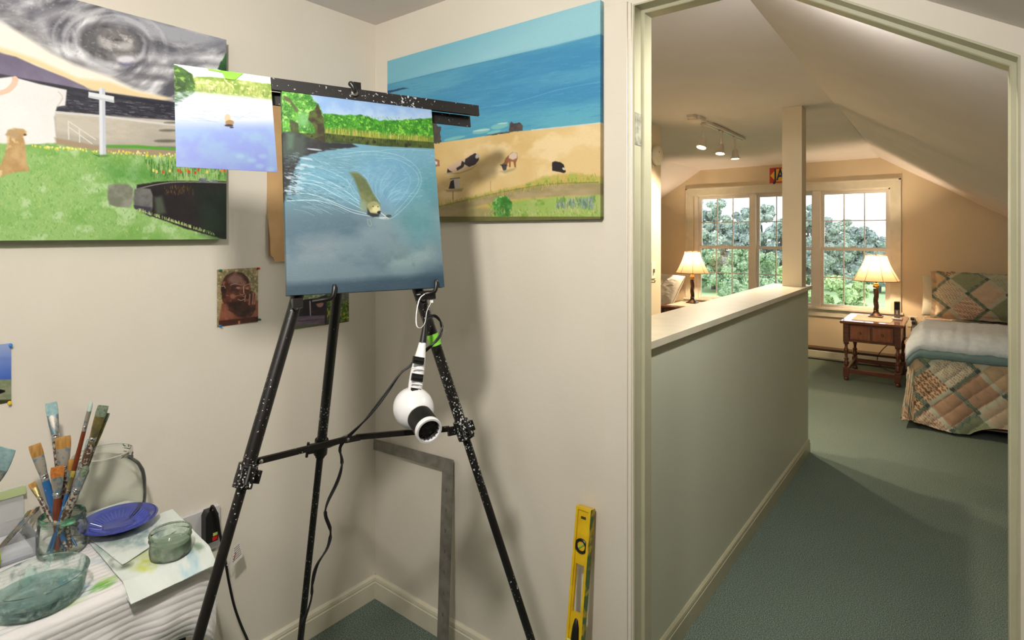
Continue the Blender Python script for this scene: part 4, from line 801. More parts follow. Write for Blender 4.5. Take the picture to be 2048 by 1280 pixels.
cp = spline(cordp, 5); cb = MB(); side = []
for s_ in (-1, 1):
    pts = []
    for i, p in enumerate(cp):
        d = unit(cp[min(i + 1, len(cp) - 1)] - cp[max(i - 1, 0)]); x, y, z = frame(d); t = i * .22; pts.append(p + (x * cos(t) + y * sin(t)) * .0019 * s_)
    cb.tube(pts, .0021, 8)
cb.make('power_cord', M['black_rubber'], dr, smooth=True)
zt = thing('zip_tie', 'white plastic cable tie looped round the easel leg above the hair dryer', 'cable tie', D(845, 610, .03))
MB().tube(spline([D(849, 588, .004), D(839, 598, .012), D(833, 625, .018), D(833, 650, .022), D(841, 656, .022), D(850, 645, .022), D(854, 622, .018), D(863, 604, .016)], 6), .0015, 8, ry=.6).make('strap', M['white_plastic'], zt, smooth=True)
MB().obox(D(860, 606, .014), EA * .006, EU * .006, EN * .005).make('lock_head', M['white_plastic'], zt)
# aluminium framing square leaning in the corner
sc_ = on(1, YB - .018, 906, 920); st = on(1, YB - .018, 748, 878); st[0] = XA + .012; sb = V(-1.318, 1.335, .014)
dn = unit(sb - sc_); lf = unit(st - sc_); nn = unit(np.cross(lf, dn)); nn = nn if nn[1] < 0 else -nn; L1 = np.linalg.norm(st - sc_); L2 = .655
sq = thing('framing_square', 'flat grey steel framing square leaning in the room corner', 'tool', sc_ + dn * L2)
MB().prism([(0, 0), (L1, 0), (L1, .040), (.052, .040), (.052, L2), (0, L2)], sc_, lf, dn, -nn * .0028).make('blade', M['steel'], sq)
tk = MB()
for i in range(1, 50): 
    h = .006 if i % 2 else .010; tk.obox(sc_ + dn * (L2 * i / 51) + lf * .0025 + nn * .0001, lf * h, dn * .0008, nn * .0003)
for i in range(7): tk.obox(sc_ + dn * (.10 + .065 * i) + lf * .024 + nn * .0001, lf * .007, dn * .012, nn * .0003)
tk.make('scale_markings', mat('etched_marks', (96, 92, 86), .5), sq)
# yellow spirit level leaning on the doorway wall
tT = V(-.853, YB - .014, .655); tB = None; best = 9
for xb in np.linspace(-1.1, -.7, 200):
    b_ = V(xb, 1.33, .0); k = (HC - (1280 - CYP) / FPX * ((tT * .5 + b_ * .5) @ FW) - .0); 
    for q in np.linspace(.5, 1, 26):
        p = tT * (1 - q) + b_ * q; zz = (p - OC) @ FW; px = CXP + FPX * ((p - OC) @ RI) / zz; py = CYP - FPX * (p[2] - HC) / zz
        if abs(py - 1280) < 12 and abs(px - 1155) < best: best = abs(px - 1155); tB = b_
ld = unit(tT - tB); lx = unit(V(1, 0, 0) - ld * ld[0]); ly = np.cross(ld, lx); LL = np.linalg.norm(tT - tB); hw = .0245; th = .022
lv = thing('spirit_level', 'yellow plastic spirit level leaning on the wall beside the doorway', 'tool', tB)
Lq = lambda x, z, y=0: tB + lx * x + ld * z + ly * y - ly * 0
if (ly @ V(0, 1, 0)) < 0: ly = -ly
ylw = mat('yellow_plastic', (232, 194, 30), .4, c2=(214, 174, 24), scale=20)
bd = MB(); fl = .007
def seg(x0, x1, z0, z1, y0, y1): bd.obox(Lq(x0, z0) + ly * y0, lx * (x1 - x0), ld * (z1 - z0), ly * (y1 - y0))
seg(-hw, -hw + fl, 0, LL, -th, 0); seg(hw - fl, hw, 0, LL, -th, 0); seg(-hw + fl, hw - fl, LL - .008, LL, -th, 0); seg(-hw + fl, hw - fl, 0, .008, -th, 0)
zs_ = [LL - .155, LL - .285]      # slot between the two vials
seg(-hw + fl, -hw + fl + .004, zs_[1], zs_[0], -th + .006, -.006); seg(hw - fl - .004, hw - fl, zs_[1], zs_[0], -th + .006, -.006)
seg(-hw + fl, hw - fl, zs_[0], LL - .008, -th + .005, -.005); seg(-hw + fl, hw - fl, .008, zs_[1], -th + .005, -.005)
bd.make('body', ylw, lv)
MB().obox(Lq(hw, 0) - ly * th, lx * .0012, ld * LL, ly * th).make('edge', mat('green_smeared_edge', (70, 100, 50), .6, c2=(196, 168, 44), scale=26, lo=.5, hi=.62), lv, label='edge smeared with green paint')
vc = Lq(0, LL - .105) - ly * .012
MB().lathe([(.0205, 0), (.0205, .008), (.018, .010), (.0135, .009), (.0125, .002), (.0125, 0)], vc, -ly, 28).make('vial_ring', M['black'], lv, smooth=True)
MB().lathe([(0, .003), (.0128, .003)], vc, -ly, 24).make('vial_window', mat('pale_vial_window', (196, 190, 170), .2), lv)
vd = unit(lx + ld * .8); MB().tube([vc - vd * .011 - ly * .005, vc + vd * .011 - ly * .005], .0035, 10).make('vial', mat('green_spirit', (150, 190, 90), .15), lv, smooth=True)
oc_ = Lq(.002, LL - .355) - ly * .014
MB().lathe([(0, -.062), (.006, -.055), (.011, -.035), (.0135, 0), (.011, .035), (.006, .055), (0, .062)], oc_, ld, 20).make('vial_housing', M['black'], lv, smooth=True)
MB().obox(Lq(-.018, LL - .385) - ly * .028, lx * .012, ld * .032, ly * .004).make('vial', mat('pale_green_spirit', (190, 214, 130), .2), lv)
bg_ = MB().obox(Lq(-.008, LL - .032) - ly * (th - .0045), lx * .016, ld * .007, -ly * .0008); bg_.make('badge', mat('dark_badge', (70, 56, 20), .5), lv)
# ================================================================== WORK TABLE
ZT = .700; TX = -1.375; TY = .60
tb = thing('work_table', 'small dark table by the left wall covered with a white towel', 'table', (-1.6, .1, 0))
MB().bbox(XA + .005, TX, -.75, TY, ZT - .022, ZT, .004).make('tabletop', mat('dark_tabletop', (56, 44, 38), .5, c2=(44, 34, 30), scale=6), tb)
for x, y in ((TX - .035, TY - .045), (XA + .03, TY - .045), (TX - .035, -.71), (XA + .03, -.71)):
    MB().bbox(x - .011, x + .011, y - .011, y + .011, 0, ZT - .022, .002).make('leg', M['black'], tb)
ap = MB().box(TX - .04, TX - .03, -.70, TY - .055, ZT - .07, ZT - .022).make('apron', M['black'], tb)
# ribbed towel: cross-section swept along the table with raised cords
ny, nx_ = 260, 330
s_tot = .47 + .16; P = np.zeros((ny, nx_, 3)); colr = np.zeros((ny, nx_, 3))
yy = np.linspace(-.78, TY + .055, ny); ss = np.linspace(0, s_tot, nx_)
SS, YY = np.meshgrid(ss, yy)
flat = TX + .004 - (XA + .012); rr_ = .022
def towel_xy(s):
    if s < flat - rr_: return XA + .012 + s, .0, 0, 1
    s2 = s - (flat - rr_)
    if s2 < rr_ * pi / 2: a = s2 / rr_; return XA + .012 + flat - rr_ + rr_ * sin(a), -rr_ * (1 - cos(a)), sin(a), cos(a)
    return XA + .012 + flat, -rr_ - (s2 - rr_ * pi / 2), 1, 0
base_ = np.array([towel_xy(s) for s in ss])
cord_amp = .0017
rib = np.abs(np.sin(SS * pi / .0165)) ** .7 * cord_amp + (fbm(SS, YY, 260, 3, 2) - .5) * .0012
edge = np.clip((YY - (TY - .03)) / .085, 0, 1)
wav = (fbm(SS, YY, 9, 5, 2) - .5)
P[..., 0] = base_[:, 0][None] + base_[:, 2][None] * (rib + np.clip(-base_[:, 1][None] - .03, 0, 1) * (wav * .5))
P[..., 1] = YY - edge ** 2 * .030
P[..., 2] = ZT + .006 + base_[:, 1][None] + base_[:, 3][None] * rib - edge ** 2 * .055 + base_[:, 3][None] * np.clip(wav, -.3, .3) * .003
P[..., 2] -= (np.clip(-base_[:, 1] - .02, 0, 1)[None] * (.10 * np.sin(YY * 9 + 1) + .25 * np.clip(-(YY - .45) * .6, 0, .5)))
P[..., 0] -= edge ** 2 * np.clip(-base_[:, 1], 0, 1)[None] * .2
colr[:] = (234, 231, 230)
for (y0, s0, ry_, rs, c_, al) in [(.375, .385, .035, .03, (140, 180, 214), .75), (.41, .405, .026, .02, (120, 180, 90), .9), (.43, .385, .03, .02, (150, 196, 90), .6), (.47, .33, .03, .045, (170, 200, 220), .6), (.44, .28, .02, .03, (180, 205, 222), .5), (.20, .44, .05, .035, (110, 160, 210), .7), (.35, .42, .03, .02, (180, 210, 140), .5), (.56, .20, .03, .06, (90, 150, 170), .4), (.34, .39, .015, .01, (236, 220, 120), .5)]:
    d2 = ((YY - y0) / ry_) ** 2 + ((SS - s0) / rs) ** 2; m = (np.clip(1.3 - d2, 0, 1) * np.clip((fbm(YY, SS * 3, 60, 9) - .35) * 4, 0, 1) * al)[..., None]; colr = colr * (1 - m) + np.array(c_, float) * m
tw = color_grid('towel', P[:, ::-1], colr[:, ::-1], attr_mat('white_ribbed_terry', .95, .5, 1600, .1), None, label='white ribbed towel with blue and green paint stains over the table', cat='towel')
ZW = ZT + .0095       # towel surface
# paper towel under the small jar, folded flap above it
PT = attr_mat('paper_towel', .9, .4, 700, .1)
def sheet(name, c4, z, seed, cols, **k):
    n = 60; u, v = np.meshgrid(np.linspace(0, 1, n), np.linspace(0, 1, n)); a, b, c, d = [np.array(q, float) for q in c4]
    xy = (a * (1 - u[..., None]) + b * u[..., None]) * (1 - v[..., None]) + (d * (1 - u[..., None]) + c * u[..., None]) * v[..., None]
    zz = z + (fbm(u, v, 5, seed) - .4) * .005 - np.clip(xy[..., 0] - (TX - .016), 0, 1) ** 1.0 * .5; Pp = np.dstack([xy, zz]); cl = np.ones(Pp.shape) * np.array((222, 229, 224), float)
    for i, (uu, vv, r, c_, al) in enumerate(cols):
        m = (np.clip(1.4 - ((u - uu) ** 2 + (v - vv) ** 2) / r ** 2, 0, 1) * np.clip((fbm(u, v, 9, seed + i) - .3) * 3, 0, 1) * al)[..., None]; cl = cl * (1 - m) + np.array(c_, float) * m
    return color_grid(name, Pp[::-1], cl[::-1], PT, None, back=V(0, 0, -.0012), **k)
tz = lambda x, y, z=ZW + .003: on(2, z, x, y)[:2]
sheet('paper_towel', [tz(176, 1082), tz(262, 1184), tz(434, 1108), tz(345, 1018)], ZW + .003, 4, [(.25, .25, .25, (120, 150, 140), .7), (.6, .3, .2, (190, 200, 120), .6), (.3, .6, .2, (140, 170, 150), .7), (.55, .12, .12, (80, 90, 80), .8), (.75, .3, .1, (200, 210, 60), .8), (.9, .7, .15, (150, 190, 210), .6), (.8, .85, .1, (90, 120, 90), .6), (.1, .5, .2, (150, 180, 190), .5)],
      label='paint-stained paper towel spread under the small murky jar', cat='paper towel')
sheet('paper_towel', [tz(172, 1072, ZW + .008), tz(245, 1128, ZW + .008), tz(352, 1060, ZW + .008), tz(295, 1020, ZW + .008)], ZW + .007, 8, [(.4, .4, .4, (150, 170, 160), .8), (.7, .6, .3, (110, 140, 150), .7), (.2, .7, .3, (190, 200, 180), .6)],
      label='folded damp paper towel lying under the blue dish', cat='paper towel')
# ---- vessels
def vessel(px, py, t=None, z=ZW): q = on(2, z, px, py); return V(q[0], q[1], z)
def jar_prof(r, h, neck, wall=.0028, thread=True, nh=.022):
    o = [(0, 0), (r * .86, 0), (r * .97, .004), (r, .012), (r, h - nh - .014), (r * .97, h - nh - .007), (neck, h - nh)]
    if thread: o += [(neck + .0022, h - nh + .004), (neck, h - nh + .007), (neck, h - nh + .011), (neck + .0022, h - nh + .014), (neck, h - nh + .017)]
    o += [(neck + .001, h - .002), (neck - .0005, h), (neck - wall, h - .001)]
    return o
GLA = glass('jar_glass', (246, 250, 247), .7, (100, 140, 114), (206, 214, 206), .50, .9, 26, .05, body=.04, ior=1.14)
bj = vessel(124, 1102)
j1 = thing('brush_jar', 'glass jar crammed with paint brushes, green paint smeared on its rim', 'jar', bj)
MB().lathe(jar_prof(.0475, .088, .044, nh=.02), bj, n=40).make('glass_body', GLA, j1, smooth=True)
MB().lathe([(.0468, .074), (.0472, .0765), (.0446, .079), (.0446, .085), (.0438, .0885), (.0405, .088), (.0405, .074)], bj, n=40).make('rim', glass('rim_glass_green_paint', (240, 248, 242), .7, (30, 140, 90), (110, 180, 140), .48, .62, 34, .1), j1, smooth=True, label='rim smeared with green paint')
# ---- brushes
def brush(tip, foot, kind, wid, bl, fl_, handle, bristle, label, ferr='paint', roll=0., taper=1.):
    """tip / foot world points; flat or round brush with bristles, ferrule, crimp and handle"""
    d = unit(tip - foot); Lb = np.linalg.norm(tip - foot); root = thing('paint_brush', label, 'paint brush', foot, 'brushes in the jar')
    view = unit(OC - tip); x = unit(np.cross(d, view)); y = np.cross(x, d); x, y = x * cos(roll) + y * sin(roll), -x * sin(roll) + y * cos(roll)
    def flat(zs_, ws, ths, name, m, **k):
        mb = MB(); v = []
        n = 16
        for z, a, b in zip(zs_, ws, ths):
            for j in range(n):
                t = 2 * pi * j / n; ct, st_ = cos(t), sin(t); e = .55 if a > b * 1.3 else 1.
                v.append(foot + d * z + x * (a * math.copysign(abs(ct) ** e, ct)) + y * (b * math.copysign(abs(st_) ** e, st_)))
        m_ = len(zs_); f = [(i * n + j, i * n + (j + 1) % n, (i + 1) * n + (j + 1) % n, (i + 1) * n + j) for i in range(m_ - 1) for j in range(n)] + [tuple(range(n))[::-1], tuple(range((m_ - 1) * n, m_ * n))]
        return mb.add(v, f).make(name, m, root, smooth=True, **k)
    z1 = Lb - bl; z0 = z1 - fl_; hr = max(.0038, min(wid * .66, .0092)) if kind == 'flat' else wid * .9
    tw_ = wid if kind == 'flat' else wid * .95; tt = .0028 if kind == 'flat' else wid * .95
    flat([z1 - .003, z1 + bl * .35, z1 + bl * .8, Lb], [tw_ * .98, tw_ * 1.04, tw_ * 1.02 * (1 if kind == 'flat' else .7), tw_ * .96 * (1 if kind == 'flat' else .25)], [tt, tt * 1.1, tt * .8, tt * .3], 'bristles', bristle)
    fm = M['ferrule_' + ferr]
    flat([z0, z0 + fl_ * .25, z0 + fl_ * .6, z1], [hr, hr * 1.02, (hr + tw_) / 2 * 1.05, tw_], [hr, hr, (hr + tt) / 2, tt], 'ferrule', fm)
    flat([z0 + fl_ * .1, z0 + fl_ * .13, z0 + fl_ * .16, z0 + fl_ * .19, z0 + fl_ * .22, z0 + fl_ * .25], [hr * 1.03, hr * 1.16, hr * 1.05, hr * 1.05, hr * 1.16, hr * 1.03], [hr * 1.03, hr * 1.16, hr * 1.05, hr * 1.05, hr * 1.16, hr * 1.03], 'crimp', M['chrome'])
    flat([0, z0 * .35, z0 * .75, z0 + .002], [hr * .6, hr * .85, hr * 1.15, hr * .98], [hr * .6, hr * .85, hr * 1.15, hr * .98], 'handle', handle)
    return root
M['ferrule_paint'] = speckle('paint_crusted_ferrule', (156, 150, 138), (112, 134, 142), .35, 90, .50, .35)
M['ferrule_gold'] = mat('gold_ferrule', (172, 152, 92), .3, .7, c2=(120, 116, 90), scale=60)
HB = speckle('blue_painted_handle', (40, 96, 150), (110, 160, 190), .3, 70, .62); HR = speckle('brown_red_handle', (112, 52, 30), (196, 190, 176), .3, 80, .64)
HC_ = speckle('crusted_brown_handle', (86, 60, 46), (160, 158, 146), .4, 160, .50); HW = mat('white_handle', (214, 214, 208), .4)
BO = mat('golden_synthetic_bristles', (186, 138, 62), .6, c2=(148, 106, 44), scale=160, stretch=(1, 1, .15)); BOr = mat('orange_bristles', (204, 126, 52), .6, c2=(168, 98, 40), scale=160)
BT = mat('teal_stained_bristles', (156, 186, 184), .7, c2=(128, 164, 168), scale=120); BG = mat('grey_green_bristles', (124, 140, 116), .8, c2=(90, 100, 84), scale=200); BW = mat('pale_bristles', (186, 206, 196), .7)
tj = (bj - OC) @ FW
def F_(a, r): return V(bj[0] + r * cos(a), bj[1] + r * sin(a), bj[2] + .007)
BR = [  # tip px, depth offset, foot angle/radius, kind, halfwidth, bristle, ferrule, handle, bristle mat, label
 ((102, 805), .05, (.6, .020), 'flat', .0112, .030, .062, HC_, BT, 'tall flat brush with pale teal bristles, leftmost of the tall ones', 'paint'),
 ((69, 889), -.01, (.3, .015), 'flat', .0112, .028, .060, HB, BO, 'blue handled flat brush with square golden bristles', 'paint'),
 ((126, 873), .03, (2.2, .012), 'flat', .0145, .027, .055, HC_, BO, 'widest flat brush with golden bristles in the middle of the jar', 'paint'),
 ((183, 803), .045, (3.6, .022), 'round', .0050, .020, .050, HR, BW, 'tall thin round brush with white tip and red-brown handle', 'paint'),
 ((207, 811), .03, (3.4, .016), 'flat', .0110, .026, .066, HC_, BG, 'tall brush with frayed grey green bristles and gold ferrule', 'gold'),
 ((214, 826), .05, (3.2, .028), 'flat', .0065, .020, .080, HC_, BG, 'narrow dark brush tucked right behind the frayed grey green one', 'gold'),
 ((115, 933), -.02, (5.0, .010), 'flat', .0122, .024, .048, HR, BOr, 'short flat brush with orange bristles and brown handle', 'paint'),
 ((146, 918), .03, (2.9, .02), 'flat', .0085, .026, .045, HC_, BO, 'golden bristled flat brush half hidden behind the orange one', 'paint'),
 ((173, 932), -.015, (4.3, .02), 'round', .0098, .020, .044, HC_, BG, 'round brush with blunt dusty grey green bristles', 'paint'),
 ((147, 942), -.01, (4.9, .022), 'flat', .0042, .012, .040, HB, mat('olive_bristles', (150, 140, 50), .7), 'thin brush with olive tip and blue handle at the jar front', 'gold'),
 ((160, 941), 0., (4.6, .027), 'flat', .0050, .016, .042, HB, mat('grey_bristles', (140, 150, 156), .7), 'small grey bristled brush beside the dusty round one', 'paint'),
 ((63, 966), .02, (.2, .028), 'flat', .0068, .013, .034, HC_, BO, 'short splayed golden brush leaning out furthest left', 'gold'),
 ((180, 878), .05, (3.5, .008), 'flat', .0060, .02, .06, HB, BT, 'thin teal smeared brush between the two tall leaning brushes', 'paint'),
 ((96, 1000), .03, (.9, .03), 'round', .0035, .010, .03, HB, BT, 'smallest blue handled brush low behind the golden one', 'paint'),
]
for (tp_, dt, (fa, fr_), kd, wd_, bl, fl2, hm, bm, lb, fe) in BR:
    brush(at(tj + dt, *tp_), F_(fa, fr_), kd, wd_, bl, fl2, hm, bm, lb, fe)
# stray teal brush leaning in at the left edge
tq_ = at(1.12, 12, 897); dq = unit(at(1.12, 60, 800) - at(1.12, -40, 960))
br_ = brush(at(1.12, 14, 896), at(1.16, -60, 1080), 'flat', .016, .05, .05, HB, BT, 'broad teal stained brush tip poking in at the left picture edge', 'paint', roll=.3)
del br_['group']
# ---- large clear jar
gj = V(XA + .103, on(0, XA + .103, 206, 900)[1], ZW)
j2 = thing('glass_jar', 'large empty clear jar with blue and green paint on its rim', 'jar', gj)
GL2 = glass('clear_jar_glass', (249, 252, 250), .7, None, smear_c=(214, 222, 216), rough=.03, body=.03, ior=1.10)
pf = [(0, 0), (.072, 0), (.086, .006), (.093, .02), (.095, .05), (.094, .09), (.090, .112), (.080, .132), (.066, .146), (.063, .150), (.0655, .154), (.063, .158), (.0655, .163), (.063, .167), (.064, .176), (.061, .178), (.060, .174)]
MB().lathe(pf, gj, n=48).make('glass_body', GL2, j2, smooth=True)
MB().lathe([(.060, .1785), (.0645, .1770), (.0650, .172), (.0645, .169)], gj, n=48).make('rim', glass('rim_paint_blobs', (244, 250, 246), .7, (24, 60, 150), (30, 90, 50), .60, .63, 26, .1), j2, smooth=True, label='rim with dried paint blobs')
# ---- blue dish
bd_ = vessel(238, 1056, z=ZW + .011)
ds = thing('glazed_dish', 'shallow round blue glazed dish on the folded paper towel', 'dish', bd_)
blue = mat('cobalt_glaze', (64, 76, 168), .15, c2=(50, 60, 146), scale=14, coat=.5, spec=.6)
MB().lathe([(0, .002), (.034, .002), (.036, 0), (.038, .004), (.060, .015), (.080, .022), (.083, .0245), (.080, .0265), (.066, .0225), (.064, .0205), (.046, .012), (.034, .0075), (.032, .0085), (.030, .007), (0, .007)], bd_, n=56).make('bowl', blue, ds, smooth=True)
fv = MB()
for i in range(40):
    t = 2 * pi * i / 40; fv.tube([bd_ + V(.037 * cos(t), .037 * sin(t), .0088), bd_ + V(.061 * cos(t), .061 * sin(t), .0198)], .0010, 5)
fv.make('fluting', mat('light_cobalt_glaze', (92, 102, 190), .2, coat=.4), ds, smooth=True)
# ---- small murky jar, glass water bowl
sj = vessel(341, 1108, z=ZW + .005)
j3 = thing('glass_jar', 'small squat jar of murky green rinse water on the paper towel', 'jar', sj)
MB().lathe(jar_prof(.0425, .056, .0415, nh=.02), sj, n=40).make('glass_body', glass('murky_jar_glass', (232, 238, 230), .7, (168, 178, 160), (124, 142, 124), .38, .8, 30, .08, body=.2, ior=1.16), j3, smooth=True)
MB().lathe([(0, .028), (.0385, .028), (.0385, .008), (0, .008)][::-1], sj, n=32).make('murky_water', mat('green_grey_water', (132, 152, 136), .12, c2=(156, 172, 156), scale=30), j3, smooth=True)
wb = vessel(76, 1204)
j4 = thing('glass_bowl', 'wide glass bowl of teal paint water at the lower left corner', 'bowl', wb)
MB().lathe([(0, 0), (.066, 0), (.072, .004), (.076, .014), (.083, .05), (.0845, .053), (.083, .055), (.0810, .052)], wb, n=48).make('glass_body', glass('paint_crusted_bowl_glass', (242, 248, 246), .7, (64, 100, 100), (176, 200, 190), .47, .66, 34, .06, body=.10, ior=1.14), j4, smooth=True)
MB().lathe([(0, .024), (.0745, .024), (.0725, .016), (.066, .0075), (0, .0075)][::-1], wb, n=40).make('paint_water', glass('teal_paint_water', (220, 234, 231), .8, (84, 130, 132), smear_c=(186, 206, 202), smear_lo=.58, smear_hi=.70, sscale=22, body=.16, ior=1.16), j4, smooth=True)
MB().ball(vessel(218, 1000, z=ZW + .028), .001).make('speck', M['chrome'], j2)
# crumpled foil paint tubes by the clear jar
for k, (px, py, lb, rot) in enumerate([(205, 1018, 'crumpled silver paint tube end left of the blue dish', .4), (232, 1010, 'smaller crumpled foil scrap against the clear jar', -.5)]):
    c = vessel(px, py, z=ZW + .002); r = thing('paint_tube', lb, 'paint tube', c); d = V(cos(rot), sin(rot), 0)
    c2_ = c + V(.012 if k == 0 else .05, -.075 if k == 0 else -.035, 0); r.location = tuple(c2_)
    MB().prism([(-.010, 0), (.010, 0), (.012, .006), (.003, .014), (-.004, .013), (-.011, .005)], c2_, (-d[1], d[0], 0), (0, 0, 1), d * .034).make('tube_body', M['chrome'], r)
    MB().lathe([(0, 0), (.004, 0), (.004, .008), (0, .008)], c2_ + V(0, 0, .006) + d * .034, d, 12).make('cap', M['white_plastic'], r)
# ---- plastic brush box with green latches
bx = thing('storage_box', 'clear plastic brush box with lime green latch at the left edge', 'box', (-1.74, .10, ZW))
PL = glass('clear_plastic', (246, 248, 250), .8, None, smear_c=(234, 235, 238), rough=.12, body=.22, ior=1.16); LG = mat('lime_plastic', (138, 160, 30), .35)
b0, b1, c0, c1 = -1.815, -1.675, -.12, .36
q = MB().box(b0, b1, c0, c1, ZW, ZW + .003).box(b0, b0 + .0025, c0, c1, ZW, ZW + .042).box(b1 - .0025, b1, c0, c1, ZW, ZW + .042).box(b0, b1, c0, c0 + .0025, ZW, ZW + .042).box(b0, b1, c1 - .0025, c1, ZW, ZW + .042); q.make('tray', PL, bx)
MB().prism([(0, .006), (.012, .010), (.016, .034), (.010, .044), (-.004, .044), (-.004, .040), (.006, .038), (.009, .034), (.007, .014), (0, .010)], (b1, .12, ZW), (1, 0, 0), (0, 0, 1), (0, .17, 0)).make('latch', LG, bx, label='lime green latch')
MB().obox((b0 + .002, c0, ZW + .044), (-.012, 0, .075), (0, c1 - c0, 0), (.0025, 0, 0)).make('lid', PL, bx)
MB().obox((b0 - .007, .19, ZW + .098), (0, .175, 0), (-.003, 0, .018), (.006, 0, 0)).make('latch', mat('pale_lime_plastic', (176, 190, 138), .4), bx, label='pale green lid latch')
MB().box(b0 + .006, b1 - .006, c0 + .01, c1 - .01, ZW + .004, ZW + .012).make('tray_liner', mat('white_liner', (214, 216, 222), .6), bx)
for k, (a_, b_, m, lb) in enumerate([((-1.70, .05), (-1.70, .27), 'steel', 'grey pencil lying in the brush box, nearest the latch'), ((-1.72, .02), (-1.715, .25), 'black', 'dark pencil lying in the brush box behind the grey one')]):
    r = thing('pencil', lb, 'pencil', (a_[0], a_[1], ZW + .045)); MB().tube([V(*a_, ZW + .0475 - .03), V(*b_, ZW + .0475)], .0042, 8).make('barrel', mat('pencil_%d' % k, ((120, 112, 108), (84, 78, 76))[k], .5), r, smooth=True); MB().ball(V(*b_, ZW + .0475), .0046, 8).make('eraser', mat('eraser_%d' % k, (150, 132, 126), .7), r, smooth=True)
for k, (px, py, cc_, lb) in enumerate([(62, 1020, (120, 124, 84), 'olive brush tip standing in the box behind the brush jar'), (71, 1018, (196, 150, 90), 'tan brush tip standing in the box behind the brush jar'), (79, 1013, (110, 104, 96), 'dark grey brush tip standing in the box behind the brush jar')]):
    tpp = at(tj + .10, px, py); ft = V(-1.73 + .008 * k, .29, ZW + .013); r = thing('small_brush', lb, 'paint brush', ft); d = unit(tpp - ft); Ln = np.linalg.norm(tpp - ft)
    MB().tube([ft, ft + d * (Ln - .02)], .0022, 8).make('handle', M['ferrule_paint'], r, smooth=True); MB().tube([ft + d * (Ln - .022), ft + d * (Ln - .008), tpp], [.0034, .0045, .001], 10).make('bristles', mat('tip_%d' % k, cc_, .7), r, smooth=True)
# ---- wall outlet, plug with cord, paper tag
ol = thing('wall_outlet', 'metal-edged white outlet box on the left wall behind the table', 'outlet', (XA, .76, .55))
MB().bbox(XA, XA + .018, .640, .838, .470, .603, .003).make('cover_plate', mat('outlet_white', (206, 204, 204), .4), ol)
for y in (.742, .700): MB().lathe([(0, .018), (.016, .018), (.016, .021), (0, .021)], (XA, y, .545), (1, 0, 0), 20).make('socket', mat('outlet_brown', (120, 96, 70), .5), ol, smooth=True)
pg = thing('plug_adapter', 'black plug adapter with red and green lights in the wall outlet', 'plug', (XA + .02, .800, .52))
MB().prism([(-.017, -.050), (.017, -.050), (.019, -.04), (.019, .030), (.012, .045), (-.012, .045), (-.019, .030), (-.019, -.04)], (XA + .019, .800, .56), (0, 1, 0), (0, 0, 1), (.030, 0, 0)).make('housing', M['black'], pg)
MB().box(XA + .049, XA + .051, .802, .815, .528, .536).make('indicator', mat('green_lens', (190, 214, 120), .3), pg, label='pale green lens'); MB().box(XA + .049, XA + .051, .800, .816, .514, .525).make('indicator', mat('red_lens', (200, 40, 34), .3), pg, label='red lens')
ct = [V(XA + .035, .800, .600), on(0, XA + .05, 425, 1012), on(0, XA + .06, 434, 1030), on(0, XA + .06, 438, 1055), on(0, XA + .055, 445, 1095), on(0, XA + .05, 452, 1130), on(0, XA + .05, 457, 1160), on(0, XA + .05, 468, 1210), on(0, XA + .06, 482, 1250), on(0, XA + .08, 497, 1285)]
ct += [ct[-1] + V(.03, .03, -.12), V(ct[-1][0] + .06, ct[-1][1] + .08, .01)]
MB().tube(spline(ct, 6), .0038, 10).make('cord', M['black_rubber'], pg, smooth=True)
tgp = [on(0, XA + .07, x, y) for x, y in ((466, 1095), (479, 1083), (486, 1112), (462, 1136))]
tc_ = [sum(tgp) / 4 + (p - sum(tgp) / 4) for p in tgp]
tgr = thing('cord_tag', 'white paper warning tag on the cord behind the easel leg', 'tag', tgp[3])
MB().add(tc_ + [p + V(.0006, 0, 0) for p in tc_], [(0, 1, 2, 3), (7, 6, 5, 4), (0, 4, 5, 1), (1, 5, 6, 2), (2, 6, 7, 3), (3, 7, 4, 0)]).make('paper', mat('tag_white', (226, 222, 216), .6), tgr)
pm = MB()
for i in range(6):
    a_ = tc_[0] * (1 - (i + 1.2) / 8) + tc_[3] * ((i + 1.2) / 8); b_ = tc_[1] * (1 - (i + 1.2) / 8) + tc_[2] * ((i + 1.2) / 8); e1 = unit(b_ - a_)
    for u in np.arange(.2 if i < 3 else .1, .9, .14): pm.obox(a_ * (1 - u) + b_ * u + V(.0009, 0, 0), (b_ - a_) * .10, V(0, 0, .0022), V(.0003, 0, 0))
pm.make('print', mat('tag_ink', (60, 56, 56), .6), tgr); MB().tube([tc_[3] * .7 + tc_[1] * .3 + V(.002, 0, 0), tc_[1] * .55 + tc_[3] * .45 + V(.002, 0, 0.006)], .0008, 5).make('red_mark', mat('tag_red', (186, 36, 40), .6), tgr)
MB().tube(spline([ct[5], (ct[5] + tc_[3]) / 2 + V(.006, 0, .01), tc_[0] * .9 + tc_[3] * .1], 5), .0012, 6).make('string', M['white_plastic'], tgr, smooth=True)
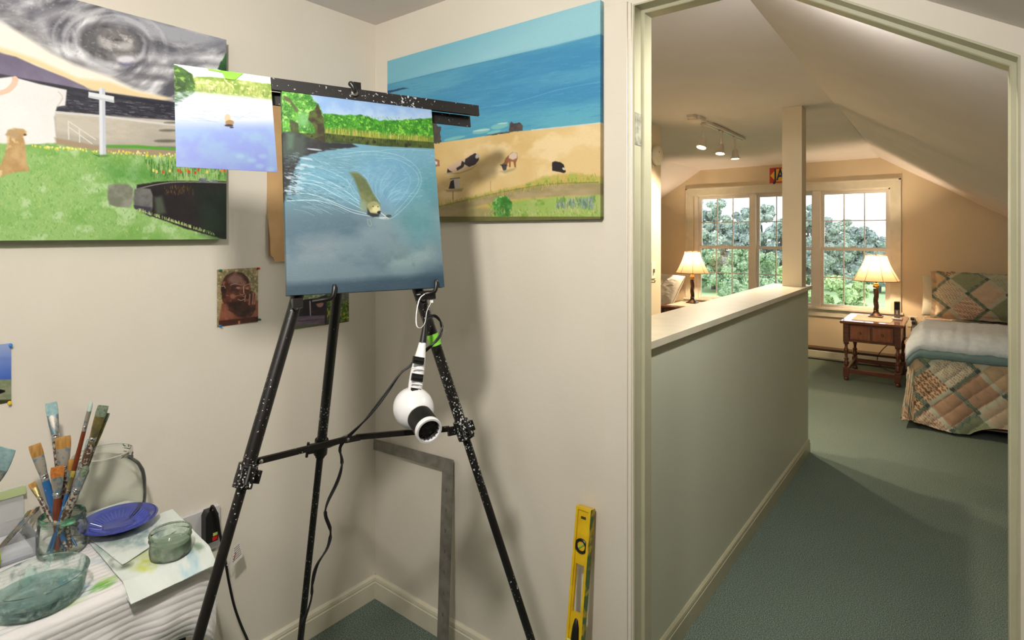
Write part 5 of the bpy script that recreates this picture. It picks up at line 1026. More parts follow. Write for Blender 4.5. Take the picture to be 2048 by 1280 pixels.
# ================================================================== BEDROOM BEYOND THE DOOR
WOOD = mat('reddish_brown_wood', (112, 62, 42), .3, c2=(78, 40, 28), scale=9, stretch=(1, 1, 6), bump=.05, coat=.3)
WOODT = mat('polished_brown_wood', (136, 78, 54), .22, c2=(104, 56, 38), scale=7, stretch=(.5, 6, 1), coat=.4)
WOODD = mat('warm_brown_drawer_wood', (154, 92, 62), .3, c2=(128, 72, 48), scale=7, stretch=(6, 1, 1), coat=.3)
ZN = .592
def nightstand(xc, label):
    x0, x1, y0, y1 = xc - .262, xc + .262, 6.44, 7.16
    r = thing('nightstand', label, 'nightstand', (xc, 6.81, 0), 'nightstands under the windows')
    MB().bbox(x0, x1, y0, y1, ZN - .026, ZN, .007).make('top', WOODT, r)
    fx0, fx1, fy0, fy1 = x0 + .025, x1 - .025, y0 + .03, y1 - .03
    MB().box(fx0 + .01, fx1 - .01, fy0 + .022, fy0 + .034, ZN - .20, ZN - .026).box(fx0 + .01, fx1 - .01, fy1 - .034, fy1 - .012, ZN - .20, ZN - .026).box(fx0 + .012, fx0 + .03, fy0 + .03, fy1 - .03, ZN - .20, ZN - .026).box(fx1 - .03, fx1 - .012, fy0 + .03, fy1 - .03, ZN - .20, ZN - .026).bbox(fx0 + .04, fx1 - .04, fy0 + .008, fy0 + .03, ZN - .205, ZN - .188, .004).bbox(xc - .008, xc + .008, fy0 + .012, fy0 + .03, ZN - .19, ZN - .03, .003).make('case', WOOD, r)
    for k, (a, b) in enumerate(((fx0 + .062, xc - .010), (xc + .010, fx1 - .062))):
        d = MB().bbox(a, b, fy0 + .008, fy0 + .024, ZN - .183, ZN - .040, .005).bbox(a + .012, b - .012, fy0 + .004, fy0 + .012, ZN - .170, ZN - .053, .004).make('drawer', WOODD, r)
        MB().lathe([(0, .024), (.008, .023), (.0115, .017), (.010, .011), (.005, .007), (.008, 0)][::-1], ((a + b) / 2, fy0 + .005, ZN - .112), (0, -1, 0), 16).make('knob', mat('antique_brass', (124, 92, 48), .35, .8), d, smooth=True)
    for sx in (fx0 + .024, fx1 - .024):
        for sy in (fy0 + .026, fy1 - .026):
            b = .024; m = MB().bbox(sx - b, sx + b, sy - b, sy + b, ZN - .215, ZN - .026, .003)
            m.lathe([(.018, .377), (.024, .37), (.024, .362), (.013, .352), (.013, .325), (.021, .31), (.0215, .29), (.015, .262), (.012, .24), (.014, .225), (.023, .215), (.023, .207), (.015, .2), (.020, .185), (.0235, .16), (.022, .148), (.013, .135), (.021, .13)][::-1], (sx, sy, 0), n=16)
            m.bbox(sx - b, sx + b, sy - b, sy + b, .035, .135, .005).lathe([(.0, 0), (.017, 0), (.023, .01), (.023, .022), (.017, .037)], (sx, sy, 0), n=14)
            m.make('leg', WOOD, r, smooth=True)
    for sy in (fy0 + .026, fy1 - .026): MB().bbox(fx0 + .045, fx1 - .045, sy - .012, sy + .012, .075, .115, .004).make('stretcher', WOOD, r)
    for sx in (fx0 + .024, fx1 - .024): MB().bbox(sx - .012, sx + .012, fy0 + .05, fy1 - .05, .075, .115, .004).make('stretcher', WOOD, r)
nightstand(-.668, 'brown wooden nightstand with two drawers between window and quilted bed'); nightstand(-2.60, 'dark wooden nightstand top showing over the half wall, left of the windows')
pmx = thing('place_mat', 'cream cloth mat under the right hand lamp', 'mat', (-.68, 6.8, ZN)); MB().bbox(-.845, -.515, 6.56, 7.03, ZN, ZN + .003, .001).make('cloth', mat('cream_linen', (196, 178, 156), .9, c2=(186, 168, 146), scale=40), pmx)
pmy = thing('place_mat', 'white cloth mat under the left hand lamp', 'mat', (-2.6, 6.8, ZN)); MB().bbox(-2.78, -2.44, 6.56, 7.03, ZN, ZN + .003, .001).make('cloth', mat('white_linen', (228, 216, 196), .9), pmy)
def shade_mat():
    m, N, L, p = new_mat('cream_silk_shade'); N.remove(p); out = N['Material Output']
    a = N.new('ShaderNodeBsdfTranslucent'); a.inputs[0].default_value = rgba((240, 206, 160)); b = N.new('ShaderNodeBsdfDiffuse'); b.inputs[0].default_value = rgba((244, 226, 196))
    x = N.new('ShaderNodeMixShader'); x.inputs[0].default_value = .16; L.new(b.outputs[0], x.inputs[1]); L.new(a.outputs[0], x.inputs[2]); L.new(x.outputs[0], out.inputs[0]); return m
SHD = shade_mat(); BRZ = mat('dark_bronze', (74, 52, 38), .35, .5, c2=(48, 34, 26), scale=60); GOLD = mat('antique_gold', (176, 128, 62), .3, .8); PIPE = mat('tan_piping', (150, 108, 70), .7)
BULB = emit('lamp_bulb', (255, 214, 160), 14)
def lamp(x, y, z, label, power, k=1.):
    r = thing('table_lamp', label, 'table lamp', (x, y, z), 'matching table lamps under the windows'); c = V(x, y, z)
    b = MB().bbox(x - .062 * k, x + .062 * k, y - .062 * k, y + .062 * k, z, z + .014, .004); b.lathe([(.058 * k, .012), (.052 * k, .022), (.038 * k, .032), (.030 * k, .045), (.022 * k, .06), (.026, .066), (.018, .074)], c, n=24).make('base', BRZ, r, smooth=True)
    MB().lathe([(.0195 if i % 2 else .0215, .07 + i * .0105) for i in range(22)], c, n=24, lobes=3, amp=.22, twist=55).make('twisted_stem', BRZ, r, smooth=True)
    MB().lathe([(.018, .30), (.026, .305), (.030, .318), (.026, .330), (.018, .334), (.022, .342), (.014, .35)], c, n=20).make('collar', GOLD, r, smooth=True)
    MB().lathe([(.012, .345), (.012, .40), (.016, .405), (.016, .43), (0, .43)], c, n=14).make('socket', BRZ, r, smooth=True)
    MB().ball(c + V(0, 0, .475), .026, 16, (1, 1, 1.3)).make('bulb', BULB, r, smooth=True)
    h0, h1 = .375, .635; n = 10; R0, R1 = .207 * k, .094 * k
    prof = []
    for i in range(n + 1):
        t = i / n; prof.append((R1 + (R0 - R1) * (1 - t) ** 1.35, h0 + (h1 - h0) * t))
    MB().lathe(prof, c, n=48).make('lamp_shade', SHD, r, smooth=True)
    pp = MB(); 
    for j in range(8):
        a = pi / 8 + j * pi / 4; pp.tube([c + V(q * 1.006 * cos(a), q * 1.006 * sin(a), h) for q, h in prof], .0022, 6)
    for q, h in (prof[0], prof[-1]): pp.tube([c + V(q * cos(t), q * sin(t), h) for t in np.linspace(0, 2 * pi, 41)], .0035, 6)
    pp.make('shade_trim', PIPE, r, smooth=True)
    hp_ = MB()
    for j in range(3): a = j * 2 * pi / 3; hp_.tube([c + V(0, 0, .632), c + V(R1 * cos(a), R1 * sin(a), .632)], .002, 6)
    hp_.tube([c + V(.0, 0, .43), c + V(.05, 0, .46), c + V(.05, 0, .58), c + V(0, 0, .632)], .002, 6).lathe([(0, .63), (.006, .632), (.008, .642), (.004, .650), (.006, .656), (0, .662)], c, n=12); hp_.make('harp_finial', BRZ, r, smooth=True)
    point_light('table_lamp_glow', (x, y, z + .52), .03, power, (1, .76, .50))
lamp(-.672, 6.93, ZN + .003, 'bronze twisted-stem table lamp with bell shade on the nightstand beside the quilted bed', 34); lamp(-2.60, 6.93, ZN + .003, 'bronze twisted-stem table lamp with bell shade seen over the half wall', 30, .95)
ph = thing('cordless_phone', 'grey cordless phone upright in a white cradle on the nightstand', 'phone', (-.487, 6.87, ZN))
MB().bbox(-.532, -.442, 6.82, 6.93, ZN, ZN + .018, .005).make('cradle', M['white_plastic'], ph)
hsx = MB().bbox(-.513, -.463, 6.868, 6.893, ZN + .016, ZN + .185, .006); hsx.make('handset', mat('grey_phone', (112, 108, 104), .35), ph); MB().box(-.508, -.468, 6.8665, 6.868, ZN + .10, ZN + .175).make('screen', mat('dark_phone_face', (26, 24, 26), .2), ph); MB().box(-.494, -.482, 6.866, 6.868, ZN + .055, ZN + .09).make('key', M['white_plastic'], ph)
op = thing('wall_outlet', 'ivory wall outlet with two plugs between nightstand and bed', 'outlet', (-.39, YW, .50)); MB().bbox(-.43, -.35, YW - .008, YW, .46, .575, .002).make('cover_plate', M['cream_plastic'], op)
for k in range(2):
    z_ = .55 - .045 * k; MB().bbox(-.405 + .01 * k, -.372 + .01 * k, YW - .04, YW - .008, z_ - .014, z_ + .014, .004).make('plug', M['black'], op)
wc = thing('lamp_cord', 'black cords hanging behind the nightstand by the bed', 'cord', (-.37, 7.2, .0)); MB().tube(spline([(-.39, YW - .04, .55), (-.36, 7.3, .56), (-.35, 7.30, .48), (-.36, 7.30, .35), (-.37, 7.29, .2), (-.38, 7.2, .03), (-.38, 7.0, .012)], 5), .004, 8).tube(spline([(-.38, YW - .04, .51), (-.395, 7.3, .44), (-.385, 7.28, .30), (-.41, 7.25, .25)], 5), .004, 8).tube(spline([(-.42, 7.14, .38), (-.55, 7.15, .32), (-.66, 7.16, .19), (-.68, 7.18, .08), (-.58, 7.16, .012), (-.45, 7.15, .012)], 5), .004, 8).make('cable', mat('brown_cord', (60, 40, 30), .5), wc, smooth=True)
# ---- quilt colouring: diagonal patchwork with striped sashing, worked on a cloth in metres
def quilt_color(S_, T_, seed=0, off=(0, 0)):
    a = (S_ + T_) / math.sqrt(2) + off[0]; b = (S_ - T_) / math.sqrt(2) + off[1]; c = .205; sw = .028
    ia = np.floor(a / c); ib = np.floor(b / c); fa = a - ia * c; fb = b - ib * c
    rr = (np.sin(ia * 12.9 + ib * 78.2 + seed) * 43758.5) % 1.0
    pal = np.array([(186, 164, 136), (138, 146, 120), (210, 202, 182), (172, 142, 118), (204, 196, 176), (140, 96, 66), (180, 184, 164), (196, 178, 154)], float)
    acc = np.array([(196, 170, 142), (146, 158, 126), (168, 120, 96), (178, 146, 122), (140, 128, 108), (216, 200, 172), (148, 162, 134), (206, 186, 160)], float)
    k = np.floor(rr * 8).astype(int) % 8; col = pal[k]; ac = acc[k]; ps = np.where(k == 5, .030, .016)
    dx = (a / ps) % 1 - .5; dy = ((b / ps) + .5 * (np.floor(a / ps) % 2)) % 1 - .5
    m = np.where(k % 3 == 2, ((np.abs(dx) < .14) | (np.abs(dy) < .14)), (dx ** 2 + dy ** 2 < .10)).astype(float)[..., None] * .85; col = col * (1 - m) + ac * m
    pale = np.array((186, 188, 170), float); teal = np.array((78, 112, 98), float)
    s1 = fa < sw; s2 = fb < sw; use = ((ia + ib) % 2 == 0)
    st1 = np.where(((b / .011) % 1 < .55)[..., None], teal, pale * .8); st2 = np.where(((a / .011) % 1 < .55)[..., None], teal, pale * .8)
    col = np.where((s1 & use)[..., None], st1, np.where(s1[..., None], pale, col)); col = np.where((s2 & use)[..., None], st2, np.where((s2 & ~s1)[..., None], pale, col))
    col = np.where((s1 & s2)[..., None], np.array((84, 92, 88), float), col); return col + (fbm(S_, T_, 60, 4) - .5)[..., None] * 14
def puff(S_, T_): return (np.abs(np.sin((S_ + T_) * pi / .115)) * np.abs(np.sin((S_ - T_) * pi / .115))) ** .35
QM = attr_mat('quilted_cotton', .9, .3, 500, .1, .2)
BX0, BX1, BY0, BY1, ZB = -.262, .78, 5.34, 7.28, .60
bed = thing('bed', 'single bed with patchwork quilt reaching the carpet, right of the nightstand', 'bed', (.26, 6.3, 0))
MB().bbox(BX0 + .02, BX1, BY0 + .03, BY1, .33, ZB - .03, .04).make('mattress', mat('white_mattress', (214, 210, 200), .9), bed)
bb = MB().box(BX0 + .05, BX1 - .03, BY0 + .08, BY1, .15, .33); bb.make('box_spring', mat('dark_bedding_base', (70, 56, 46), .9), bed)
for x in (BX0 + .10, BX1 - .08):
    for y in (BY0 + .14, BY1 - .08): MB().bbox(x - .02, x + .02, y - .02, y + .02, 0, .15, .003).make('leg', WOOD, bed)
# quilt: param s across (x), t along (y); wraps over foot and left side with a rounded corner
nS, nT = 250, 330; s_ = np.linspace(-.60, 1.04, nS); t_ = np.linspace(-.62, 1.90, nT); SQ, TQ = np.meshgrid(s_, t_)
R = .07; ds_ = np.clip(-SQ, 0, None); dt_ = np.clip(-TQ, 0, None)
dist = np.sqrt(ds_ ** 2 + dt_ ** 2); ang = np.arctan2(dt_, ds_ + 1e-9)
Xq = BX0 + np.clip(SQ, 0, None); Yq = BY0 + np.clip(TQ, 0, None)
arc = np.clip(dist, 0, R * pi / 2); drop = np.clip(dist - R * pi / 2, 0, None)
out = R * np.sin(arc / R); zz = ZB - R * (1 - np.cos(arc / R)) - drop
fold = (np.sin(SQ * 13 + 1.0) * .5 + np.sin(SQ * 27 + 2) * .25) * np.clip(drop * 1.1, 0, 1)
corner = np.clip(np.sin(ang * 2), 0, 1)
flare = drop * (.10 + .10 * corner) + .05 * fold * (dt_ > 0)
rad = np.minimum(out, .2) + flare
Xp = Xq - np.cos(ang) * rad * (ds_ > 0) * .55; Yp = Yq - np.sin(ang) * rad * (dt_ > 0)
pf_ = puff(SQ, TQ)
Zp = zz + .012 * pf_ * (dist < R) + (fbm(SQ, TQ, 6, 3) - .5) * .02
Yp = Yp - .013 * pf_ * (dist >= R) * (dt_ > 0); Xp = Xp - .010 * pf_ * (dist >= R) * (dt_ <= 0)
hem = .062 - .052 * np.clip(SQ / .29, 0, 1) + .10 * np.clip((SQ - .31) / .15, 0, 1) ** .5 + .01 * np.clip(-SQ / .3, 0, 1)
Yp = Yp - .10 * drop * np.exp(-((SQ - .27) / .13) ** 2) * (dt_ > 0)
Zp = np.where(Zp < hem, hem - np.clip(hem - Zp, 0, .012), Zp)
Pq = np.dstack([Xp, Yp, Zp]); color_grid('quilt', Pq[::-1], quilt_color(SQ, TQ, 3, (.08, .04))[::-1], QM, bed, back=V(0, .006, -.004), label='patchwork quilt')
# folded pale blue blanket across the foot of the bed
def slab(name, s0, s1, sec, m, parent=None, wob=.006, seed=0, colf=None, ns=120, **k):
    """closed soft cross-section (y,z) swept along x with undulation; sec given per x by function"""
    pts = []; xs = np.linspace(s0, s1, ns)
    for x in xs: pts.append([(x, y, z) for y, z in sec(x)])
    Pn = np.array(pts); n1 = Pn.shape[1]; Xg, Yg = np.meshgrid(np.arange(n1) / n1, xs)
    Pn[..., 2] += (fbm(Yg, Xg * .5, 12, seed) - .5) * wob * 2; Pn[..., 1] += (fbm(Yg, Xg * .5, 9, seed + 4) - .5) * wob
    return Pn
BLK = mat('pale_blue_waffle_blanket', (232, 240, 246), .95, c2=(220, 230, 238), scale=30, bump=.5, bscale=70); BLK2 = mat('teal_blanket_underside', (120, 146, 148), .95, bump=.4, bscale=80)
def bl_sec(x, lift=0., inner=0.):
    e = np.clip((x - BX0) / .14, -1.2, 1)                  # drops over the left side
    sag = -.18 * np.clip(-e + .25, 0, 2) ** 1.4 if e < .25 else 0
    y0 = BY0 - .085 + .03 * inner; y1 = BY0 + .78 - .05 * inner; top = ZB + .105 - .018 * inner + sag + lift; bot = ZB + .018 + sag * .95 + lift
    pts = [(y1, bot), (y1 + .025, (top + bot) / 2), (y1, top)]
    pts += [(y1 + (y0 + .06 - y1) * t, top + .012 * sin(t * 9)) for t in np.linspace(.08, 1, 12)]
    pts += [(y0 + .01, top - .03), (y0 - .022, top - .07), (y0 - .018, bot - .03), (y0 + .01, bot - .045), (y0 + .03, bot - .02), (y0 + .12, bot + .01)]
    return pts
blk = thing('blanket', 'pale blue folded blanket laid across the foot of the quilted bed', 'blanket', (.2, 5.6, ZB))
Pb = slab('b', BX0 - .06, .80, bl_sec, BLK, seed=2, wob=.010); Pb = np.concatenate([Pb, Pb[:, :1]], 1)
rp = .0035 * np.abs(np.sin(np.arange(Pb.shape[1])[None] * 1.3)) * 0 + .004 * np.abs(np.sin(np.linspace(0, 46, Pb.shape[0])))[:, None]; Pb[..., 2] += rp
mb = MB().grid(Pb[:, ::-1]); n1 = Pb.shape[1] - 1; mb.f.append(tuple(range(n1))); mb.f.append(tuple(range((Pb.shape[0] - 1) * (n1 + 1), (Pb.shape[0] - 1) * (n1 + 1) + n1))[::-1]); mb.make('upper_fold', BLK, blk, smooth='all')
def bl2(x):
    return [(y - .012 + (.035 if y > BY0 + .3 else 0), z - .050 if y < BY0 + .02 else z - .035) for y, z in bl_sec(x, -.006, .4)]
Pb = slab('b', BX0 - .045, .80, bl2, BLK2, seed=5, wob=.008); Pb = np.concatenate([Pb, Pb[:, :1]], 1); mb = MB().grid(Pb[:, ::-1]); mb.f.append(tuple(range(n1))); mb.make('lower_fold', BLK2, blk, smooth='all', label='darker teal underside fold')
# pillows
def pillow(cx, cy, cz, wx, hz, dp, tilt, material, name, label, cat='pillow', yaw=0., colored=None, ruff=.0, parent=None, seed=1, **k):
    n = 90; u, v = np.meshgrid(np.linspace(-1, 1, n), np.linspace(-1, 1, n)); out = []
    e = (np.clip(1 - np.abs(u) ** 2.6, 0, 1) * np.clip(1 - np.abs(v) ** 2.6, 0, 1)) ** .42
    fl = (np.maximum(np.abs(u), np.abs(v)) > 1 - ruff) if ruff else np.zeros(u.shape, bool)
    ee = e.copy()
    if ruff: uu = np.clip(np.abs(u) / (1 - ruff), 0, 1); vv = np.clip(np.abs(v) / (1 - ruff), 0, 1); ee = ((1 - uu ** 2.6) * (1 - vv ** 2.6)).clip(0, 1) ** .42
    X = u * wx / 2 * (1 - .05 * (1 - np.abs(v)) * 0 + .03 * np.abs(v) ** 2); Z = v * hz / 2 * (1 + .03 * np.abs(u) ** 2)
    nz_ = (fbm(u + 2, v + 2, 2.2, seed) - .5) * .03; rfl = .012 * np.sin(u * 24 + v * 19) * fl
    for s in (-1, 1):
        Y = s * (ee * dp / 2 + .003) + nz_ * ee + rfl - (puff(X, Z) * .006 * (ee > .3) if colored is not None and s < 0 else 0)
        c, sn = cos(tilt), sin(tilt); y2 = Y * c + (Z + hz / 2) * sn; z2 = -Y * sn + (Z + hz / 2) * c
        cy_, sy_ = cos(yaw), sin(yaw); out.append(np.dstack([cx + X * cy_ - y2 * sy_, cy + X * sy_ + y2 * cy_, cz + z2]))
    r = thing(name, label, cat, (cx, cy, cz), **k)
    for i, Pp in enumerate(out):
        col = colored(X, Z) if colored is not None else np.ones(Pp.shape) * np.array(material, float)
        Pp2 = Pp if i == 0 else Pp[:, ::-1]; cl = col if i == 0 else col[:, ::-1]
        color_grid(('front_cover', 'back_cover')[i], Pp2[::-1], cl[::-1], QM, r)
    return r
pillow(.20, 6.93, ZB + .035, .82, .46, .19, .30, None, 'pillow', 'large patchwork pillow sham standing at the head of the right bed', colored=lambda X, Z: quilt_color(X + .1, Z + .3, 11, (.03, .05)), ruff=.09, seed=3, group='pillows on the beds')
pillow(.08, 7.13, ZB + .03, .74, .40, .15, .26, (178, 178, 164), 'pillow', 'plain sage grey pillow behind the patchwork sham', seed=6, group='pillows on the beds')
# ---- left bed, mostly hidden
b2 = thing('bed', 'bed with pale rumpled bedding at the far left, behind the passage wall', 'bed', (-3.4, 6.3, 0))
MB().bbox(-3.95, -2.93, 5.30, 7.30, .30, .56, .05).make('mattress', mat('white_sheet', (220, 216, 208), .9), b2)
for x in (-3.85, -3.0):
    for y in (5.4, 7.2): MB().bbox(x - .02, x + .02, y - .02, y + .02, 0, .30, .003).make('leg', WOOD, b2)
n = 60; u, v = np.meshgrid(np.linspace(-3.97, -2.90, n), np.linspace(5.28, 6.9, n)); d_ = np.clip((u + 3.0) / .1, 0, 1)
color_grid('coverlet', np.dstack([u + .02 * np.sin(v * 9) * d_, v, .575 + (fbm(u, v, 5, 2) - .4) * .09 - d_ ** 2 * .25]), np.ones(u.shape + (3,)) * np.array((208, 208, 200), float) + ((np.sin(u * 60) > .7)[..., None]) * np.array((-30, -20, -20)), QM, b2, back=V(0, 0, -.01))
pillow(-3.10, 6.86, .56, .70, .42, .17, .55, (204, 204, 198), 'pillow', 'white pillow leaning on the left bed beside the lamp', yaw=-.45, seed=9, group='pillows on the beds')
pillow(-3.30, 6.62, .57, .60, .40, .15, .75, (214, 196, 178), 'pillow', 'pinkish cream pillow in front of the white pillow on the left bed', yaw=-.2, seed=12, group='pillows on the beds')
# ---- ceiling track light with three spots
tl = thing('track_light', 'white ceiling track with three lit spotlights', 'track light', (-1.48, 4.5, H))
TW = mat('track_white', (206, 192, 176), .35)
def ceil_z(y): return H + (.008 if y > 4.3 else 0)
MB().bbox(-1.498, -1.462, 3.98, 5.15, H - .020, H + .004, .002).make('track', TW, tl); MB().box(-1.486, -1.474, 4.04, 5.14, H - .0215, H - .019).make('track_slot', M['black'], tl)
MB().bbox(-1.525, -1.435, 3.97, 4.10, H - .030, H + .002, .004).bbox(-1.505, -1.455, 3.90, 3.975, H - .022, H + .002, .003).make('feed_box', TW, tl)
SPT = emit('halogen_lens', (255, 226, 184), 26)
for k, (y, dx, dy) in enumerate(((4.17, -.14, -.35), (4.56, -.03, -.22), (4.92, .02, -.05))):
    c = V(-1.48, y, H - .02); d = unit((dx, dy, -1)); j = c - V(0, 0, .115)
    hd = MB().bbox(-1.494, -1.466, y - .022, y + .022, H - .040, H - .020, .003).tube([c - V(0, 0, .015), j], .007, 12).tube([j - V(.012, 0, 0), j + V(.012, 0, 0)], .010, 12).make('spot_head', TW, tl, smooth=True)
    MB().lathe([(.012, -.01), (.020, .0), (.024, .022), (.026, .045), (.036, .062), (.037, .072), (.034, .072), (.022, .045)], j, d, 24).make('lamp_cup', TW, hd, smooth=True)
    MB().lathe([(0, .066), (.028, .064), (.033, .068)][::-1], j, d, 20).make('lens', SPT, hd, smooth=True)
    l = bpy.data.lights.new('track_spot_glow', 'SPOT'); l.energy = 75; l.color = (1, .80, .58); l.spot_size = radians(125); l.spot_blend = .9; l.shadow_soft_size = .03
    o = bpy.data.objects.new('track_spot_glow', l); COL.objects.link(o); o.location = tuple(j + d * .078); o.rotation_euler = (math.acos(-d[2]), 0, math.atan2(d[1], d[0]) - pi / 2)
# ---- detector, switches, sign
sd = thing('smoke_detector', 'round ivory smoke detector high on the passage wall', 'smoke detector', (XA, 4.12, 2.05))
MB().lathe([(.074, .003), (.076, .008), (.076, .02), (.070, .034), (.060, .040), (.0, .042)][::-1], (XA + .004, 4.12, 2.05), (1, 0, 0), 36).lathe([(0, 0), (.068, 0), (.068, .006)], (XA + .004, 4.12, 2.05), (1, 0, 0), 30).make('housing', M['cream_plastic'], sd, smooth=True)
MB().ball((XA + .045, 4.10, 2.075), .004, 8).make('test_light', M['black'], sd)
sw = thing('light_switch', 'ivory light switch plate on the passage wall below the smoke detector', 'light switch', (XA, 4.075, 1.17)); MB().bbox(XA + .004, XA + .010, 4.04, 4.115, 1.11, 1.235, .002).make('plate', M['cream_plastic'], sw); MB().bbox(XA + .010, XA + .018, 4.07, 4.085, 1.155, 1.185, .002).make('toggle', mat('switch_toggle', (120, 104, 86), .4), sw)
th_ = thing('wall_hook', 'small brown hook on the passage wall under the light switch', 'hook', (XA, 4.06, 1.08)); MB().tube([(XA + .004, 4.05, 1.085), (XA + .03, 4.05, 1.085), (XA + .034, 4.05, 1.10)], .005, 8).make('peg', mat('brown_metal', (130, 110, 88), .5), th_, smooth=True)
sg = thing('wall_sign', 'red and yellow metal sign reading JAZZ above the windows, partly behind the post', 'sign', (-1.63, YW, 2.06))
x0, x1, z0, z1 = -1.815, -1.435, 2.068, 2.252
MB().bbox(x0 - .008, x1 + .008, YW - .006, YW, z0 - .008, z1 + .008, .001).make('backing', mat('sign_cream', (226, 200, 170), .5), sg); MB().box(x0, x1, YW - .0075, YW - .006, z0, z1).make('red_field', mat('sign_red', (196, 50, 44), .5), sg)
MB().prism([(.008, .092), (.075, .168), (.305, .168), (.372, .092), (.305, .016), (.075, .016)], (x0, YW - .0075, z0), (1, 0, 0), (0, 0, 1), (0, -.0015, 0)).make('yellow_field', mat('sign_yellow', (236, 190, 50), .5), sg)
tcu = bpy.data.curves.new('lettering', 'FONT'); tcu.body = 'JAZZ'; tcu.size = .175; tcu.extrude = .0008; tcu.offset = .004; tcu.align_x = 'CENTER'; tcu.align_y = 'CENTER'
to_ = bpy.data.objects.new('lettering_curve', tcu); tme = bpy.data.meshes.new_from_object(to_); bpy.data.objects.remove(to_); to = bpy.data.objects.new('lettering', tme); COL.objects.link(to); to.parent = sg; to.location = (0, -.0105, .10); to.rotation_euler = (pi / 2, 0, 0); to.scale = (.70, 1.08, 1); tme.materials.clear(); tme.materials.append(mat('sign_blue_letters', (30, 50, 96), .5))
# ================================================================== OUTDOORS
GZ = -2.9
struct(MB().box(-90, 90, 8.5, 140, GZ - .2, GZ), 'ground', mat('lawn_grass', (176, 204, 150), .95, c2=(160, 190, 134), scale=.6))
LF = []
def leafm(n, a, b): 
    m = mat(n, a, .9, c2=b, scale=2.2, detail=6, spec=.1); return m
LM = [leafm('haze_greyed_leaves', (186, 198, 192), (156, 172, 168)), leafm('hazy_green_leaves', (198, 208, 196), (168, 182, 172)), leafm('bright_green_leaves', (200, 220, 164), (158, 186, 134)), leafm('mid_green_leaves', (184, 204, 168), (146, 172, 142))]  # leaf colours paled and greyed to paint in the distance haze
BARK = mat('grey_bark', (96, 90, 84), .9)
def tree(name, label, cat, x, y, h, r, m, seed, trunk=True, group=None, nb=14, flat=1., z0=GZ, leaf=.30, dens=1.):
    rg = np.random.RandomState(seed); root = thing(name, label, cat, (x, y, z0), group)
    if trunk: MB().tube([V(x, y, z0), V(x + .1, y, z0 + h * .4), V(x, y + .1, z0 + h * .75)], [.18, .14, .06], 8).make('trunk', BARK, root, smooth=True)
    vs = []; fs = []; nv = 0; hb = h * .92
    for i in range(nb):
        a = rg.uniform(0, 2 * pi); q = rg.uniform(0, 1) ** .5 * r * .75; zc = z0 + h - hb + hb * rg.uniform(.1, .95); k_ = 1 - .55 * max(0, (zc - (z0 + h - hb)) / hb) ** 1.5; br = r * rg.uniform(.20, .38) * k_
        zc = min(zc, z0 + h - br * .8); c = V(x + q * k_ * cos(a), y + q * k_ * sin(a), zc); N_ = int(520 * dens)
        d = rg.normal(size=(N_, 3)); d /= np.linalg.norm(d, axis=1)[:, None]; ctr = c + d * br * (rg.uniform(.62, 1.08, (N_, 1))) * np.array([1, 1, .85 * flat])
        t1 = rg.normal(size=(N_, 3)); t1 = np.cross(d + t1 * .7, rg.normal(size=(N_, 3))); t1 /= np.linalg.norm(t1, axis=1)[:, None] + 1e-9; t2 = np.cross(d + rg.normal(size=(N_, 3)) * .5, t1); t2 /= np.linalg.norm(t2, axis=1)[:, None] + 1e-9
        sz = leaf * rg.uniform(.5, 1.1, (N_, 1)); v = np.stack([ctr - t1 * sz * .5, ctr + t2 * sz * .38, ctr + t1 * sz * .5, ctr - t2 * sz * .38], 1).reshape(-1, 3); vs.append(v)
        fs += [(nv + 4 * j, nv + 4 * j + 1, nv + 4 * j + 2, nv + 4 * j + 3) for j in range(N_)]; nv += 4 * N_
        s1 = MB().ball(c, br * .84, 12, (1, 1, .85 * flat)); vs.append(s1.v[0]); fs += [tuple(i_ + nv for i_ in q_) for q_ in s1.f]; nv += len(s1.v[0])
    mb = MB(); mb.v = [np.concatenate(vs)]; mb.f = fs; mb.n = nv; mb.make('foliage', m, root)
    return root
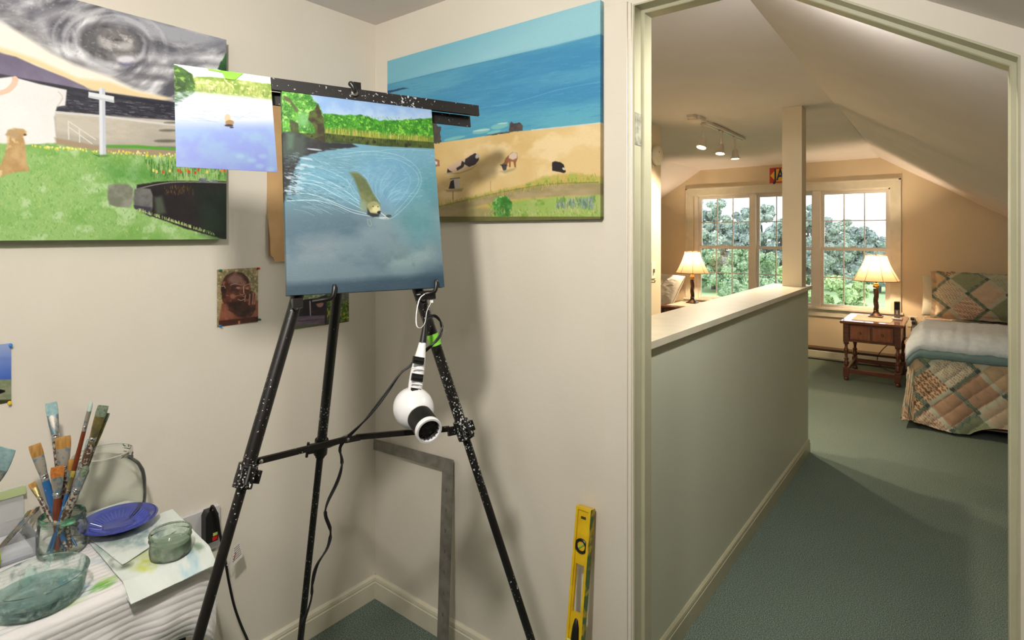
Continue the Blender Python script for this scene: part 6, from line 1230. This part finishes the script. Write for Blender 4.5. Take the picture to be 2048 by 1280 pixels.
TREES = [(-17.2, 46, 7.4, 2.6, 0, 'tall grey green tree outside, furthest left through the windows'), (-15.2, 45, 7.3, 2.2, 1, 'rounded pale tree outside, second from the left'), (-13.2, 46, 6.5, 2.1, 0, 'full leafy tree outside behind the right half of the left window'),
         (-11.9, 46, 6.7, 1.9, 1, 'hazy tree outside seen between left and middle windows'), (-10.3, 45, 5.7, 1.9, 0, 'lower tree outside behind the middle window'), (-8.7, 46, 6.6, 1.6, 0, 'tree outside standing behind the wooden post'),
         (-8.6, 50, 5.9, 2.0, 0, 'tree crown topping the rise outside, left in the right window'), (-7.2, 50, 5.6, 1.9, 1, 'second tree on the rise outside the right window'), (-5.9, 50, 5.1, 1.7, 0, 'third tree down the rise outside the right window'), (-4.7, 50, 4.4, 1.6, 0, 'low tree at the falling end of the rise outside'), (-3.2, 51, 3.4, 1.6, 1, 'lowest distant tree at the far right outside')]
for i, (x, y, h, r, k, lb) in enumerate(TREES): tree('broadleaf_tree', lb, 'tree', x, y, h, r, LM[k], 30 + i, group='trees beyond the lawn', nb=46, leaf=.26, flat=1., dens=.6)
SHR = [(-3.3, 15.6, 3.55, 1.2, 2, 'vine-covered shrub outside, left part of the right window'), (-2.1, 15.2, 3.45, 1.1, 2, 'vine-covered shrub outside, behind the lamp stem'), (-.9, 15.8, 3.2, 1.1, 2, 'vine-covered shrub outside, furthest right'),
       (-7.6, 30, 3.4, 1.6, 3, 'leafy bush outside low in the middle window'), (-9.6, 34, 3.6, 1.7, 3, 'leafy bush outside between left and middle windows'), (-7.4, 24.5, 2.3, 1.0, 3, 'small round shrub on the lawn seen through the left window'), (-12.4, 43, 3.3, 1.6, 3, 'dark hedge bush at the back of the lawn behind the left lamp'), (-14.8, 43, 3.2, 1.6, 3, 'hedge bush at the back of the lawn, furthest left')]
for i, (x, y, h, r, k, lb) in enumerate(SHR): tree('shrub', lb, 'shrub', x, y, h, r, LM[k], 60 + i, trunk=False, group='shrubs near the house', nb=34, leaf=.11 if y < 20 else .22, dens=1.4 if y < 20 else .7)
